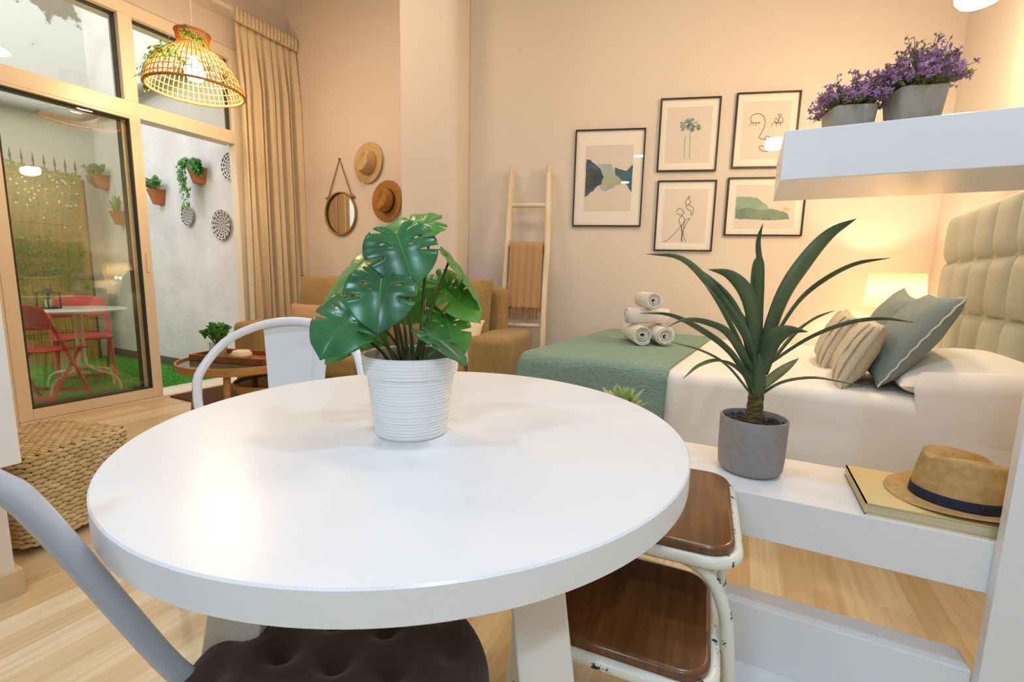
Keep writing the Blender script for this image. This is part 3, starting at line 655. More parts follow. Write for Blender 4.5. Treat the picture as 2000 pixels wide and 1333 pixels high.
# ---- lavender pots on the upper shelf
def flowerpot(label, loc, rz, w0, w1, h, spread, fh, seed, n):
    t = thing('flower_pot', label, 'plant', loc, rz, None)
    mb = MB(); a, b = w0 / 2, w1 / 2
    def ringp(q, z, r): 
        P = []
        for cx, cy, a0 in ((q - r, q - r, 0), (-q + r, q - r, pi / 2), (-q + r, -q + r, pi), (q - r, -q + r, 1.5 * pi)): P += [(cx + r * cos(a0 + k * pi / 8), cy + r * sin(a0 + k * pi / 8), z) for k in range(5)]
        return P
    R = [ringp(a - .004, 0, .012), ringp(a, .003, .014), ringp(b, h - .002, .016), ringp(b - .002, h, .016), ringp(b - .009, h, .012), ringp(b - .011, h - .015, .012)]
    vs = sum(R, []); fs = [tuple(range(20))[::-1]]
    for i in range(5): fs += [(i * 20 + k, i * 20 + (k + 1) % 20, (i + 1) * 20 + (k + 1) % 20, (i + 1) * 20 + k) for k in range(20)]
    fs.append(tuple(range(100, 120))); mb.add(vs, fs).build('pot', 'concrete', t, angle=50)
    rnd = random.Random(seed); st = MB(); lf = MB(); fl = MB()
    for i in range(n):
        az = rnd.uniform(0, 2 * pi); rr = sqrt(rnd.random()); L = fh * rnd.uniform(.5, 1.15) * (1.05 - .25 * rr)
        p0 = Vector((.6 * b * rr * cos(az), .6 * b * rr * sin(az), h - .015)); tip = p0 + Vector((spread * rr * cos(az), spread * rr * sin(az), L * (1 - .62 * rr * rr)))
        C3 = cr([p0, p0.lerp(tip, .5) + Vector((0, 0, .012)), tip], 6); st.tube(C3, .0007, 4)
        for k in range(17):
            f = rnd.uniform(.15, 1); j = min(int(f * 5), 4); q = C3[j].lerp(C3[j + 1], f * 5 - j)
            d = Vector((rnd.uniform(-1, 1), rnd.uniform(-1, 1), rnd.uniform(-.3, 1))).normalized(); s = d.cross(Vector((.3, .2, .9))).normalized()
            if f > .5 and rnd.random() < .55:
                e = q + d * rnd.uniform(.004, .012); st.tube([q, e], .0004, 3, cap=False); r = rnd.uniform(.0018, .0034)
                fl.blob(e, (r, r, r * 1.3), 5, 3)
                for m_ in range(3):
                    w = m_ * 2.1; v = (s * cos(w) + d.cross(s) * sin(w)); u = v.cross(d); fl.add([tuple(e), tuple(e + v * r * 2 + u * r * .8), tuple(e + v * r * 3), tuple(e + v * r * 2 - u * r * .8)], [(0, 1, 2, 3)])
            else:
                l = rnd.uniform(.007, .016); lf.add([tuple(q), tuple(q + d * l * .5 + s * .0018), tuple(q + d * l), tuple(q + d * l * .5 - s * .0018)], [(0, 1, 2, 3)])
    st.build('stems', 'lavleaf', t); o = lf.build('foliage', 'lavleaf', t, smooth=False); o['kind'] = 'stuff'; o = fl.build('blossoms', 'lavender', t, smooth=False); o['kind'] = 'stuff'
flowerpot('shorter square concrete pot of purple flowers, nearer the shelf end', (.192, 1.47, 1.408), radians(14), .084, .096, .074, .062, .10, 11, 120)
flowerpot('taller square concrete pot of purple flowers on the upper shelf', (.316, 1.46, 1.408), radians(14), .080, .098, .096, .075, .13, 12, 150)

# ================================================================ BED
BX, BY, BR = -1.09, 2.27, radians(-4)
BED = RZ(BR, (BX, BY, 0)); BL, BW, BH = 2.013, 1.52, .63
t = thing('double_bed', 'double bed with tall sage grey tufted headboard behind the shelf unit', 'bed', (BX, BY, 0), BR)
MB().box(.04, BL, .04, BW - .02, .06, .33).build('bed_base', 'sheet', t, smooth=False, bevel=.01)
MB().box(.03, BL, .03, BW - .02, .33, .605).build('mattress', 'sheet', t, bevel=.05, seg=4)
for x in (.1, BL - .1):
    for y in (.1, BW - .1): MB().lathe([(.022, 0), (.028, .06)], 14, X=Matrix.Translation((x, y, 0))).build('leg', 'oak', t)
# headboard: 4 rows of biscuit tufting
def tuft():
    mb = MB(); H0, H1, Wd = .30, 1.455, BW + .03; nx, nz = 6, 5; cw, ch = Wd / nx, .268; ztop = H1
    def fn(i, j):
        y = -.015 + i * Wd; z = H0 + j * (H1 - H0)
        u = (y + .015) / cw % 1.0; v = (ztop - z) / ch % 1.0
        pu = 1 - abs(2 * u - 1) ** 4.0; pv = 1 - abs(2 * v - 1) ** 4.5
        p = .045 * (max(pu, 0) ** .5) * (max(pv, 0) ** .45)
        e = min(1, min(i, 1 - i) * Wd / .014, (1 - j) * (H1 - H0) / .016); e = max(0, e)
        p = p * 1.0 - .05 * (1 - sqrt(1 - (1 - e) ** 2))
        return (BL + .04 - p - .005, y, z)
    return mb.grid(fn, 200, 150)
hbo = MB().box(BL + .02, BL + .085, -.015, BW + .015, .05, 1.45).build('headboard', 'headboard', t, bevel=.02, seg=3)
tuft().build('tufted_front', 'headboard', hbo, angle=80)

def drape(x0, x1, y0, y1, ztop, zlow, r, open_x1=False, wave=0, seedv=0, flare=.0, nfold=7):
    """cloth over the bed: rounded long profile along y, closed at the foot"""
    mb = MB(); prof = []
    n = 10
    for k in range(n + 1): prof.append((y0 - flare * (1 - k / n) ** 1.3, zlow + (ztop - r - zlow) * k / n))
    for k in range(1, 7): a = pi - k * pi / 12; prof.append((y0 + r + r * cos(a), ztop - r + r * sin(a)))
    for k in range(1, 16): prof.append((y0 + r + (y1 - y0 - 2 * r) * k / 16, ztop))
    for k in range(0, 7): a = pi / 2 - k * pi / 12; prof.append((y1 - r + r * cos(a), ztop - r + r * sin(a)))
    for k in range(1, n + 1): prof.append((y1, ztop - r - (ztop - r - zlow) * k / n))
    m = len(prof); yc = (y0 + y1) / 2
    XS = []
    nr = 6
    for k in range(nr + 1): a = k * pi / 2 / nr; XS.append((x0 + r - r * cos(a), r - r * sin(a)))       # rounded foot edge: inset
    for k in range(1, 49): XS.append((x0 + r + (x1 - x0 - r) * k / 48, 0))
    def fn(i, j):
        x, ins = XS[min(int(round(i * (len(XS) - 1))), len(XS) - 1)]; y, z = prof[int(round(j * (m - 1)))]
        fz = max(0, min(1, (ztop - z) / (ztop - zlow)))
        y += (yc - y) * min(1, ins / (yc - y0)) if abs(y - yc) > .3 else 0
        z2 = z - ins * (1 - fz)
        wv = wave * fz * (sin(x * nfold + seedv) * .7 + .5 * sin(x * nfold * 2.3 + 1 + seedv)); y += wv * (-1 if y < yc else 1)
        nz = noise.noise(Vector((x * 3, y * 3, z * 3 + seedv))) * .006
        return (x, y + nz * (fz > .1), z2 + nz * (fz < .1))
    mb.grid(fn, len(XS), m)
    # foot face hanging down
    foot = [fn(0, j / (m - 1)) for j in range(m)]
    def ff(i, j):
        q = foot[int(round(i * (m - 1)))]; zz = q[2] + (min(zlow, q[2]) - q[2]) * j
        return (q[0] - .0 + .004 * sin(q[1] * 9) * j, q[1], zz)
    mb.grid(ff, m, 8)
    return mb
tag(drape(-.005, BL - .01, -.005, BW, BH, .10, .05, wave=.008, flare=.012).build('bedspread', 'sheet', loc=(BX, BY, 0), merge=.0006, solid=.004, angle=80), 'white bedspread covering the mattress and hanging down the side of the bed', 'bedspread').rotation_euler = (0, 0, BR)
tag(drape(-.022, .80, -.02, BW + .014, BH + .012, .20, .062, wave=.012, seedv=2, flare=.05).build('bed_throw', 'throw', loc=(BX, BY, 0), merge=.0006, solid=.006, angle=80), 'sage green crinkled throw laid across the foot of the bed', 'throw blanket').rotation_euler = (0, 0, BR)

def cushion(w, h, th, nu=34, corner=.06, noisy=.006, seedv=0, floppy=0):
    mb = MB()
    for sg in (1, -1):
        def fn(i, j):
            u, v = i * 2 - 1, j * 2 - 1
            x = w / 2 * u * (1 - corner * (1 - v * v)); y = h / 2 * v * (1 - corner * (1 - u * u))
            q = max(0, (1 - abs(u) ** 2.6)) * max(0, (1 - abs(v) ** 2.6))
            z = sg * th / 2 * q ** .5
            nn = noise.noise(Vector((u * 2.2 + seedv, v * 2.2, sg * 3.0))) * noisy * min(1, q * 4)
            return (x, y - floppy * v * u * u * .02, z + nn)
        mb.grid(fn, nu, nu)
    return mb
def place(o, origin, xa, ya):
    x = Vector(xa).normalized(); y = Vector(ya); y = (y - x * x.dot(y)).normalized(); o.matrix_world = basis(x, y, x.cross(y), origin); return o
def pillow_thing(name, label, cat, origin, xa, ya, w, h, th, m, seedv=0, corner=.06, group=None):
    t = thing(name, label, cat, (0, 0, 0), 0, group); place(t, origin, xa, ya)
    o = cushion(w, h, th, seedv=seedv, corner=corner).build('cover', m, t, merge=.0008, angle=85)
    return t
# white sleeping pillow with its case flap hanging over the bed side
t = pillow_thing('pillow', 'white sleeping pillow against the headboard with case flap hanging down', 'pillow', (.80, 2.52, .698), (.07, 1, 0), (1, -.07, .10), .72, .46, .17, 'sheet', 3, .03)
def flap(i, j):
    u = i * 2 - 1; s = j
    if s < .35: q = s / .35; return (-.32 - .06 * q, u * (.16 + .035 * q), -.050 + .05 * q * q)
    q = (s - .35) / .65; return (-.38 - .010 * sin(q * 2.5) - .008 * q * u, u * .195 + .012 * q, .215 * q + .012 * u * q)
MB().grid(flap, 20, 20).build('case_flap', 'sheet', t, solid=.003, angle=80)
def piping(t, w, h, corner, m, r=.0035, amp=.002):
    P = []
    for k in range(160):
        s = k / 40; e = int(s) % 4; f = (s % 1) * 2 - 1
        u, v = [(f, -1), (1, f), (-f, 1), (-1, -f)][e]
        P.append((w / 2 * u * (1 - corner * (1 - v * v)), h / 2 * v * (1 - corner * (1 - u * u)), amp * sin(k * 1.3)))
    MB().tube(P, r, 6, closed=True).build('piping', m, t)
t = pillow_thing('scatter_cushion', 'large blue grey cushion with cream piping, nearest the tufted headboard', 'cushion', (.615, 2.475, .835), (.06, 1, .0), (.52, -.05, .86), .50, .42, .15, 'bluecush', 1, .07)
piping(t, .50, .42, .07, 'piping')
t = pillow_thing('scatter_cushion', 'blue grey cushion at the far side of the bed in front of the lamp', 'cushion', (.66, 3.05, .825), (.10, 1, .12), (.42, -.05, .86), .46, .42, .14, 'bluecush', 5, .07)
piping(t, .46, .42, .07, 'piping')
def lace(t, w, h):
    rnd = random.Random(4)
    for xx in (-w * .30, -w * .43, w * .36):
        q = MB()
        for k in range(30):
            y = -h * .42 + h * .84 * k / 29; f = (1 - abs(xx / (w / 2)) ** 2.6) * (1 - abs(y / (h / 2)) ** 2.6); z = .06 * max(f, 0) ** .5
            for d in (0, .009): q.blob((xx + d + rnd.uniform(-.002, .002), y, -z - .002), (.0042, .0062, .004), 6, 4)
        q.build('lace_stripe', 'lace', t)
    for sx in (-1, 1):
        f = MB()
        for k in range(44):
            y = -h * .46 + h * .92 * k / 43
            x0 = sx * w / 2 * (1 - .06 * (1 - (2 * y / h) ** 2)); f.tube([(x0 - sx * .004, y, 0), (x0 + sx * rnd.uniform(.008, .014), y + rnd.uniform(-.003, .003), rnd.uniform(-.005, .005))], .0014, 4)
        f.build('fringe', 'fringe', t)
t = pillow_thing('scatter_cushion', 'cream cushion with lace stripes and fringed ends, in front of the piped blue cushion', 'cushion', (.445, 2.43, .765), (.10, 1, .02), (.38, -.05, .90), .44, .30, .12, 'lace', 8, .06)
lace(t, .44, .30)
t = pillow_thing('scatter_cushion', 'paler cream cushion with fringe on the far side of the lace striped cushion', 'cushion', (.44, 2.93, .765), (.06, 1, .05), (.36, .0, .90), .42, .30, .12, 'lace', 11, .06)
lace(t, .42, .30)

# ---- rolled towels
def towel(label, origin, axis, r, L, seedv):
    t = tag(bpy.data.objects.new('rolled_towel', None), label, 'towel', 'rolled white towels on the bed'); COL.objects.link(t)
    ax = Vector(axis).normalized(); x = Vector((0, 0, 1)).cross(ax).normalized(); t.matrix_world = basis(x, ax, x.cross(ax), origin)
    mb = MB(); P = []; turns = 4.4; n = 150
    for k in range(n): a = k / (n - 1) * turns * 2 * pi; q = r * (.16 + .84 * (k / (n - 1)) ** .85); P.append((q * cos(a + seedv), q * sin(a + seedv)))
    def fn(i, j):
        p = P[int(round(i * (n - 1)))]; y = (j - .5) * L; ed = 1 - .0 * abs(2 * j - 1) ** 6
        return (p[0] * ed, y + .006 * sin(i * 9 + seedv) * (2 * j - 1), p[1] * ed + .0015 * noise.noise(Vector((p[0] * 30, y * 20, seedv))))
    mb.grid(fn, n, 14); mb.build('towel_roll', 'towel', t, solid=.0078, angle=80)
tz = BH + .018
towel('white rolled towel at bottom left of the stack on the green throw', (-.612, 3.0, tz + .062), (-.448, .894, 0), .058, .30, 0)
towel('white rolled towel at bottom right of the stack on the green throw', (-.488, 3.06, tz + .062), (-.448, .894, 0), .058, .30, 2)
towel('white rolled towel lying crosswise on the two bottom towel rolls', (-.555, 3.03, tz + .170), (.894, .448, 0), .050, .27, 4)
towel('white rolled towel on the very top of the towel stack', (-.56, 3.04, tz + .274), (-.448, .894, 0), .052, .26, 1)

# ---- bedside table and lamp
t = thing('bedside_table', 'white bedside table hidden behind the cushions under the lit lamp', 'table', (.88, 4.02, 0), radians(8))
MB().box(-.2, .2, -.17, .17, .12, .60).build('body', 'whitelac', t, smooth=False, bevel=.004)
d = MB().box(-.185, .185, -.182, -.17, .37, .58).build('drawer', 'whitelac', t, smooth=False, bevel=.003)
MB().blob((0, -.194, .475), (.012, .012, .012)).build('knob', 'oak', d)
for x in (-.17, .17):
    for y in (-.14, .14): MB().lathe([(.014, 0), (.018, .12)], 12, X=Matrix.Translation((x, y, 0))).build('leg', 'oak', t)
t = thing('table_lamp', 'lit bedside lamp with round linen shade behind the bed cushions', 'lamp', (.905, 4.0, .6))
MB().lathe([(0, 0), (.07, 0), (.075, .008), (.07, .03), (.045, .10), (.03, .18), (.015, .235), (.012, .265)], 32, caps=(False, True)).build('base', 'potceramic', t)
MB().lathe([(.172, .30), (.152, .528)], 48, caps=(False, False)).build('lamp_shade', 'shade', t, solid=.002)
MB().lathe([(.014, .262), (.014, .285), (.022, .305), (.024, .32), (.016, .338), (0, .343)], 20, caps=(False, False)).build('bulb', 'bulb', t)
lamp('bedside_bulb', 'POINT', (.905, 4.0, .985), 12, (1, .76, .50), .03)

# ================================================================ PICTURES
def ribbon(mb, P, w, y=0.0):
    P = cr([(a, 0, b) for a, b in P], max(6, len(P) * 4)); n = len(P); vs = []
    for i, p in enumerate(P):
        tg = (P[min(i + 1, n - 1)] - P[max(i - 1, 0)]); tg = tg.normalized() if tg.length > 1e-6 else Vector((1, 0, 0)); s = Vector((-tg.z, 0, tg.x)) * w / 2
        vs += [(p.x - s.x, y, p.z - s.z), (p.x + s.x, y, p.z + s.z)]
    mb.add(vs, [(2 * i, 2 * i + 1, 2 * i + 3, 2 * i + 2) for i in range(n - 1)])
def wash(mb, P, y, rough=.006, seedv=0):
    out = []
    for (a, b), (c, d) in zip(P, P[1:] + P[:1]):
        for k in range(8):
            f = k / 8; x, z = a + (c - a) * f, b + (d - b) * f; v = Vector((x * 40, z * 40, seedv)); out.append((x + rough * noise.noise(v), y, z + rough * noise.noise(v + Vector((5, 5, 5)))))
    o = len(mb.v); cx = sum(p[0] for p in out) / len(out); cz = sum(p[2] for p in out) / len(out)
    bm = bmesh.new(); vs = [bm.verts.new(p) for p in out]; f = bm.faces.new(vs); bmesh.ops.triangulate(bm, faces=[f]); bm.verts.index_update()
    mb.add([tuple(v.co) for v in bm.verts], [tuple(v.index for v in f.verts) for f in bm.faces]); bm.free()
def frame(label, u0, u1, z0, z1, mu, mz, prints, printcol='print'):
    cu, cz = (u0 + u1) / 2, (z0 + z1) / 2
    t = thing('picture_frame', label, 'picture', onwall(cu, cz, 0), A17, None)
    w, h = (u1 - u0) / 2, (z1 - z0) / 2; f = MB(); k = .011
    for a, b, c, d in ((-w, -w + k, -h, h), (w - k, w, -h, h), (-w + k, w - k, -h, -h + k), (-w + k, w - k, h - k, h)): f.box(a, b, -.022, 0, c, d)
    f.build('frame', 'blackframe', t, smooth=False)
    MB().box(-w + k, w - k, -.010, -.001, -h + k, h - k).build('mat_board', 'paper', t, smooth=False)
    pr = MB().box(-w + mu, w - mu, -.0112, -.0095, -h + mz, h - mz).build('print', printcol, t, smooth=False)
    for i, (kind, m, shapes) in enumerate(prints):
        q = MB(); y = -.0118 - .0004 * i
        for s in shapes:
            s = [(a - cu, b - cz) for a, b in s]
            if kind == 'line': ribbon(q, s, .0042 if len(s) > 2 else .0036, y)
            else: wash(q, s, y, kind, i)
        q.build('line_drawing' if kind == 'line' else 'watercolour', m, pr, smooth=False)
    MB().box(-w + k, w - k, -.0175, -.0165, -h + k, h - k).build('pane', 'picglass', t, smooth=False)
    return t
rnd = random.Random(9)
LK = {'left': [(-1.291, 1.992), (-1.266, 1.991), (-1.218, 1.951), (-1.176, 1.917), (-1.15, 1.86), (-1.155, 1.832), (-1.17, 1.798), (-1.21, 1.77), (-1.243, 1.736), (-1.291, 1.7)], 'right': [(-0.927, 1.946), (-0.975, 1.897), (-0.995, 1.847), (-0.964, 1.79), (-0.927, 1.736)], 'rnavy': [(-1.062, 1.926), (-1.027, 1.912), (-0.998, 1.892), (-0.994, 1.83), (-1.023, 1.842), (-1.059, 1.876)], 'pale': [(-1.289, 1.992), (-1.206, 1.951), (-1.155, 1.956), (-1.092, 1.949), (-1.043, 1.892), (-1.006, 1.836), (-1.049, 1.78), (-1.127, 1.741), (-1.175, 1.77), (-1.15, 1.86)], 'green': [(-1.162, 1.855), (-1.007, 1.853), (-1.016, 1.802), (-1.106, 1.769), (-1.159, 1.804)]}
frame('framed blue watercolour of mountains mirrored in a lake, leftmost and tallest picture', -1.383, -.84, 1.468, 2.218, .085, .12,
      [(.008, 'paleblue', [LK['pale']]), (.008, 'palegreen', [LK['green']]), (.006, 'navy', [LK['left']]), (.006, 'blue', [[(-.927, 1.946), (-.975, 1.897), (-1.0, 1.905), (-1.03, 1.914), (-1.062, 1.926), (-1.059, 1.876), (-1.02, 1.842), (-.97, 1.80), (-.927, 1.736)]]), (.006, 'blue', [[(-1.291, 1.95), (-1.24, 1.955), (-1.19, 1.92), (-1.2, 1.90), (-1.25, 1.93), (-1.291, 1.90)]]), (.006, 'blue', [[(-1.291, 1.73), (-1.25, 1.745), (-1.20, 1.79), (-1.22, 1.77), (-1.26, 1.72), (-1.291, 1.705)]])])
crown = []
for k in range(42):
    a = rnd.uniform(0, 6.28); r = sqrt(rnd.random()); cx, cz = -.522 + .075 * r * cos(a), 2.222 + .052 * r * sin(a); s = rnd.uniform(.008, .018)
    crown.append([(cx + s * cos(b) * rnd.uniform(.6, 1.2), cz + s * sin(b) * rnd.uniform(.5, 1)) for b in (0, .9, 1.8, 2.7, 3.6, 4.5, 5.4)])
frame('framed watercolour of a small teal tree, top left of the four smaller pictures', -.742, -.303, 1.888, 2.428, .055, .065,
      [(.006, 'paleblue', crown[:14]), (.006, 'treeblue', crown[14:]), ('line', 'treeblue', [[(-.512, 2.19), (-.506, 2.08), (-.502, 1.982)], [(-.545, 2.15), (-.545, 2.06), (-.541, 1.985)]])])
FACE = [[(-0.085, 2.253), (-0.082, 2.279), (-0.053, 2.295), (-0.022, 2.294), (0.005, 2.271), (0.019, 2.234), (0.012, 2.193), (-0.004, 2.152), (-0.015, 2.126), (0.004, 2.115), (0.03, 2.111), (0.055, 2.113), (0.057, 2.129), (0.04, 2.135), (0.029, 2.119), (0.034, 2.093), (0.053, 2.082), (0.078, 2.092), (0.103, 2.076), (0.085, 2.064), (0.045, 2.061), (-0.007, 2.063), (0.006, 2.036), (0.038, 2.025), (0.073, 2.035), (0.083, 2.061)], [(-0.085, 2.253), (-0.073, 2.235), (-0.042, 2.231), (-0.017, 2.235)], [(-0.078, 2.235), (-0.089, 2.211)], [(-0.063, 2.231), (-0.065, 2.214)], [(-0.045, 2.231), (-0.042, 2.21)], [(-0.027, 2.233), (-0.021, 2.219)], [(0.08, 2.23), (0.111, 2.223), (0.146, 2.228)], [(0.083, 2.253), (0.089, 2.261), (0.104, 2.247), (0.11, 2.231), (0.09, 2.232), (0.082, 2.245)], [(0.11, 2.231), (0.113, 2.257), (0.129, 2.264), (0.141, 2.246), (0.13, 2.233), (0.11, 2.231)], [(0.1, 2.283), (0.113, 2.29), (0.128, 2.282), (0.116, 2.272), (0.1, 2.283)], [(0.114, 2.272), (0.113, 2.252)], [(0.075, 2.23), (0.062, 2.202)], [(0.096, 2.226), (0.099, 2.203)], [(0.119, 2.225), (0.129, 2.205)]]
frame('framed line drawing of a face with one flower eye, partly behind the upper shelf', -.195, .248, 1.906, 2.447, .055, .065, [('line', 'ink', FACE)])
WOMAN = [[(-0.655, 1.348), (-0.617, 1.371), (-0.576, 1.417), (-0.535, 1.468), (-0.5, 1.519), (-0.468, 1.536)], [(-0.468, 1.536), (-0.497, 1.48), (-0.515, 1.418), (-0.521, 1.355)], [(-0.521, 1.355), (-0.515, 1.429), (-0.536, 1.485), (-0.548, 1.525), (-0.53, 1.553)], [(-0.53, 1.553), (-0.506, 1.53), (-0.508, 1.474), (-0.508, 1.406), (-0.484, 1.35)], [(-0.576, 1.581), (-0.55, 1.611), (-0.515, 1.581), (-0.536, 1.558), (-0.57, 1.575)], [(-0.53, 1.553), (-0.52, 1.569)], [(-0.51, 1.659), (-0.5, 1.681), (-0.482, 1.681), (-0.473, 1.653), (-0.491, 1.631), (-0.509, 1.648), (-0.51, 1.659)], [(-0.495, 1.681), (-0.488, 1.703), (-0.476, 1.688)], [(-0.497, 1.631), (-0.501, 1.614), (-0.478, 1.597), (-0.461, 1.586), (-0.464, 1.558)], [(-0.487, 1.642), (-0.464, 1.625), (-0.444, 1.608), (-0.449, 1.575), (-0.455, 1.553)], [(-0.5, 1.519), (-0.524, 1.474), (-0.519, 1.395), (-0.51, 1.349)]]
frame('framed line drawing of a standing figure with crossed legs, bottom left of the four', -.727, -.288, 1.280, 1.822, .055, .065, [('line', 'ink', WOMAN)])
frame('framed landscape format watercolour of green hills, right above the yucca tips', -.208, .35, 1.402, 1.838, .065, .055,
      [(.01, 'sage', [[(-0.136, 1.695), (-0.057, 1.697), (0.017, 1.684), (0.062, 1.651), (0.107, 1.607), (0.191, 1.591), (0.235, 1.569), (0.195, 1.553), (0.026, 1.58), (-0.136, 1.595)]]),
       (.008, 'moss', [[(-0.136, 1.602), (-0.05, 1.615), (0.025, 1.597), (0.128, 1.602), (0.223, 1.58), (0.262, 1.531), (0.136, 1.52), (-0.021, 1.526), (-0.135, 1.531)]]),
       (.01, 'gold', [[(.19, 1.60), (.225, 1.625), (.25, 1.60), (.235, 1.588)]])])

# ================================================================ LADDER AND THROW
LD = Matrix.Translation((0, 4.1, 0)) @ Matrix.Rotation(A17, 4, 'Z')
def lp(u, h):           # point on the leaning ladder: h along 0..1 of 1.93 m height
    return LD @ Vector((u, -.40 + .345 * h, 1.93 * h))
t = thing('decorative_ladder', 'whitewashed wooden ladder leaning on the wall beside the sofa', 'ladder', (0, 0, 0))
for sgn, u in ((-1, -1.885), (1, -1.578)):
    P = [lp(u + .03 * sgn * (1 - h) * .4 + .004 * sin(h * 9 + sgn), h) for h in [k / 14 for k in range(15)]]
    MB().tube(P + [lp(u, 1.006)], [.034] * 14 + [.032, .014], 12, flat=.72).build('rail', 'ladder', t)
for h in (.84, .675, .51, .345, .18): MB().tube([lp(-1.895, h), lp(-1.568, h)], .0185, 12).build('rung', 'ladder', t)
def blank(i, j):
    u = -1.862 + .265 * i; s = j
    Lf, Lb = .50, .34; tot = Lf + Lb + .06
    d = s * tot; base = lp(u, .675); inw = (WALLX.to_3x3() @ Vector((0, 1, 0)))
    r = .026; fold = .007 * sin(i * 30) * (.4 + abs(s - .55)) + .004 * sin(i * 13 + 1)
    if d < Lf: off = -r - .016 + fold - (Lf - d) * .19; z = base.z - (Lf - d)
    elif d < Lf + .06: a = (d - Lf) / .06 * pi; off = -r * cos(a) * 1.0 - .012 * cos(a) + fold * cos(a); z = base.z + r * sin(a)
    else: off = r + .012 - fold; z = base.z - (d - Lf - .06)
    return tuple(Vector((base.x, base.y, 0)) + inw * off + Vector((0, 0, z)))
t = thing('throw_blanket', 'camel wool throw with fringe hung over a ladder rung', 'blanket', (0, 0, 0))
MB().grid(blank, 40, 60).build('blanket', 'camel', t, solid=.007, angle=80)
q = MB(); rnd = random.Random(2)
for k in range(52):
    p = Vector(blank(k / 51, 0)); e = p + Vector((rnd.uniform(-.008, .008), rnd.uniform(-.008, .004), -rnd.uniform(.075, .10))); q.tube([p + Vector((0, 0, .01)), p.lerp(e, .5) + Vector((rnd.uniform(-.004, .004), 0, 0)), e], .0022, 4)
q.build('fringe', 'camelfringe', t)

# ================================================================ HATS AND MIRROR
def wallhat(label, x, z, m, band, a, b, h, brim, roll, bow):
    t = thing('hat', label, 'hat', (0, 0, 0)); X = Matrix.Translation((x, 3.335, z)) @ Matrix.Rotation(radians(90), 4, 'X') @ Matrix.Rotation(roll, 4, 'Z'); t.matrix_world = X
    fedora(t, m, band, a, b, h, brim, bow=bow, curl=.02, pinch=.03)
wallhat('pale straw hat with straw band hung highest on the wall by the curtain', -3.178, 2.048, 'strawpale', 'strawpale', .105, .088, .10, .078, radians(62), False)
wallhat('tan felt hat with dark band hung on the wall below the pale straw hat', -2.965, 1.70, 'felt', 'darkband', .105, .09, .105, .078, radians(70), True)
t = thing('wall_mirror', 'round oak framed mirror hung by a jute cord beside the hats', 'mirror', (-3.545, 3.35, 1.612))
XR = Matrix.Rotation(radians(90), 4, 'X')
MB().lathe([(.188, 0), (.202, 0), (.205, .006), (.203, .03), (.194, .032), (.188, .026)], 64, X=XR, caps=(False, False)).build('frame', 'woodring', t)
MB().lathe([(.0, .010), (.19, .010)], 64, X=XR, caps=(False, False)).build('mirror_glass', 'mirror', t)
MB().tube([(-.155, -.02, .15), (0, -.012, .506), (.155, -.02, .15)], .006, 8).build('hanging_cord', 'rope', t)
for s in (-1, 1): MB().blob((s * .165, -.02, .152), (.028, .012, .014)).build('knot', 'rope', t)
MB().tube([(0, 0, .506), (0, -.025, .506)], .006, 8).build('nail', 'iron', t)

# ================================================================ SOFA
SR = radians(10); SO = (-3.549, 2.204, 0); SL, SD = 2.26, .66
t = thing('sofa', 'olive brown two seat sofa against the wall behind the round table', 'sofa', SO, SR)
MB().box(.02, SL - .02, .03, SD, .06, .30).build('base', 'sofa', t, bevel=.02, seg=3)
for x0, x1 in ((0, .27), (SL - .30, SL)):
    MB().box(x0, x1, .0, SD - .02, .05, .655).build('arm', 'sofa', t, bevel=.05, seg=5)
MB().box(.30, SL - .20, SD - .17, SD, .06, .97).build('back', 'sofa', t, bevel=.05, seg=4)
m0, m1 = .275, SL - .305; mid = (m0 + m1) / 2
for x0, x1 in ((m0, mid), (mid + .005, m1)):
    c = cushion(x1 - x0, SD - .16, .2, corner=.0).build('seat_cushion', 'sofa', t, merge=.001, angle=85); c.location = ((x0 + x1) / 2, (SD - .16) / 2 + .0, .375)
    MB().box(x0, x1, -.01, SD - .16, .29, .46).build('seat_cushion', 'sofa', t, bevel=.045, seg=5); bpy.data.objects.remove(c)
    b = cushion(x1 - x0 + .02, .58, .22, corner=.02, noisy=.012, seedv=x0).build('back_cushion', 'sofa', t, merge=.001, angle=85); b.rotation_euler = (radians(80), 0, 0); b.location = ((x0 + x1) / 2 + .03, SD - .26, .74)
def sofacush(label, lx, ly, z, yaw, w, h, m, lean=.35, seedv=0):
    o = RZ(SR, SO) @ Vector((lx, ly, z)); a = SR + yaw; xa = Vector((cos(a), sin(a), 0)); fw = Vector((-sin(a), cos(a), 0))
    t = pillow_thing('sofa_cushion', label, 'cushion', o, xa, fw * lean + Vector((0, 0, 1)), w, h, .12, m, seedv)
sofacush('tan square cushion at the left end of the sofa by the curtain', .60, .20, .635, .25, .40, .36, 'sofalight', .35, 2)
sofacush('cream cushion leaning at the left of the sofa behind the monstera', .90, .20, .63, -.1, .36, .36, 'creamcush', .4, 4)
sofacush('cream cushion at the right end of the sofa by the arm', 1.83, .13, .61, -.25, .40, .32, 'creamcush', .5, 7)

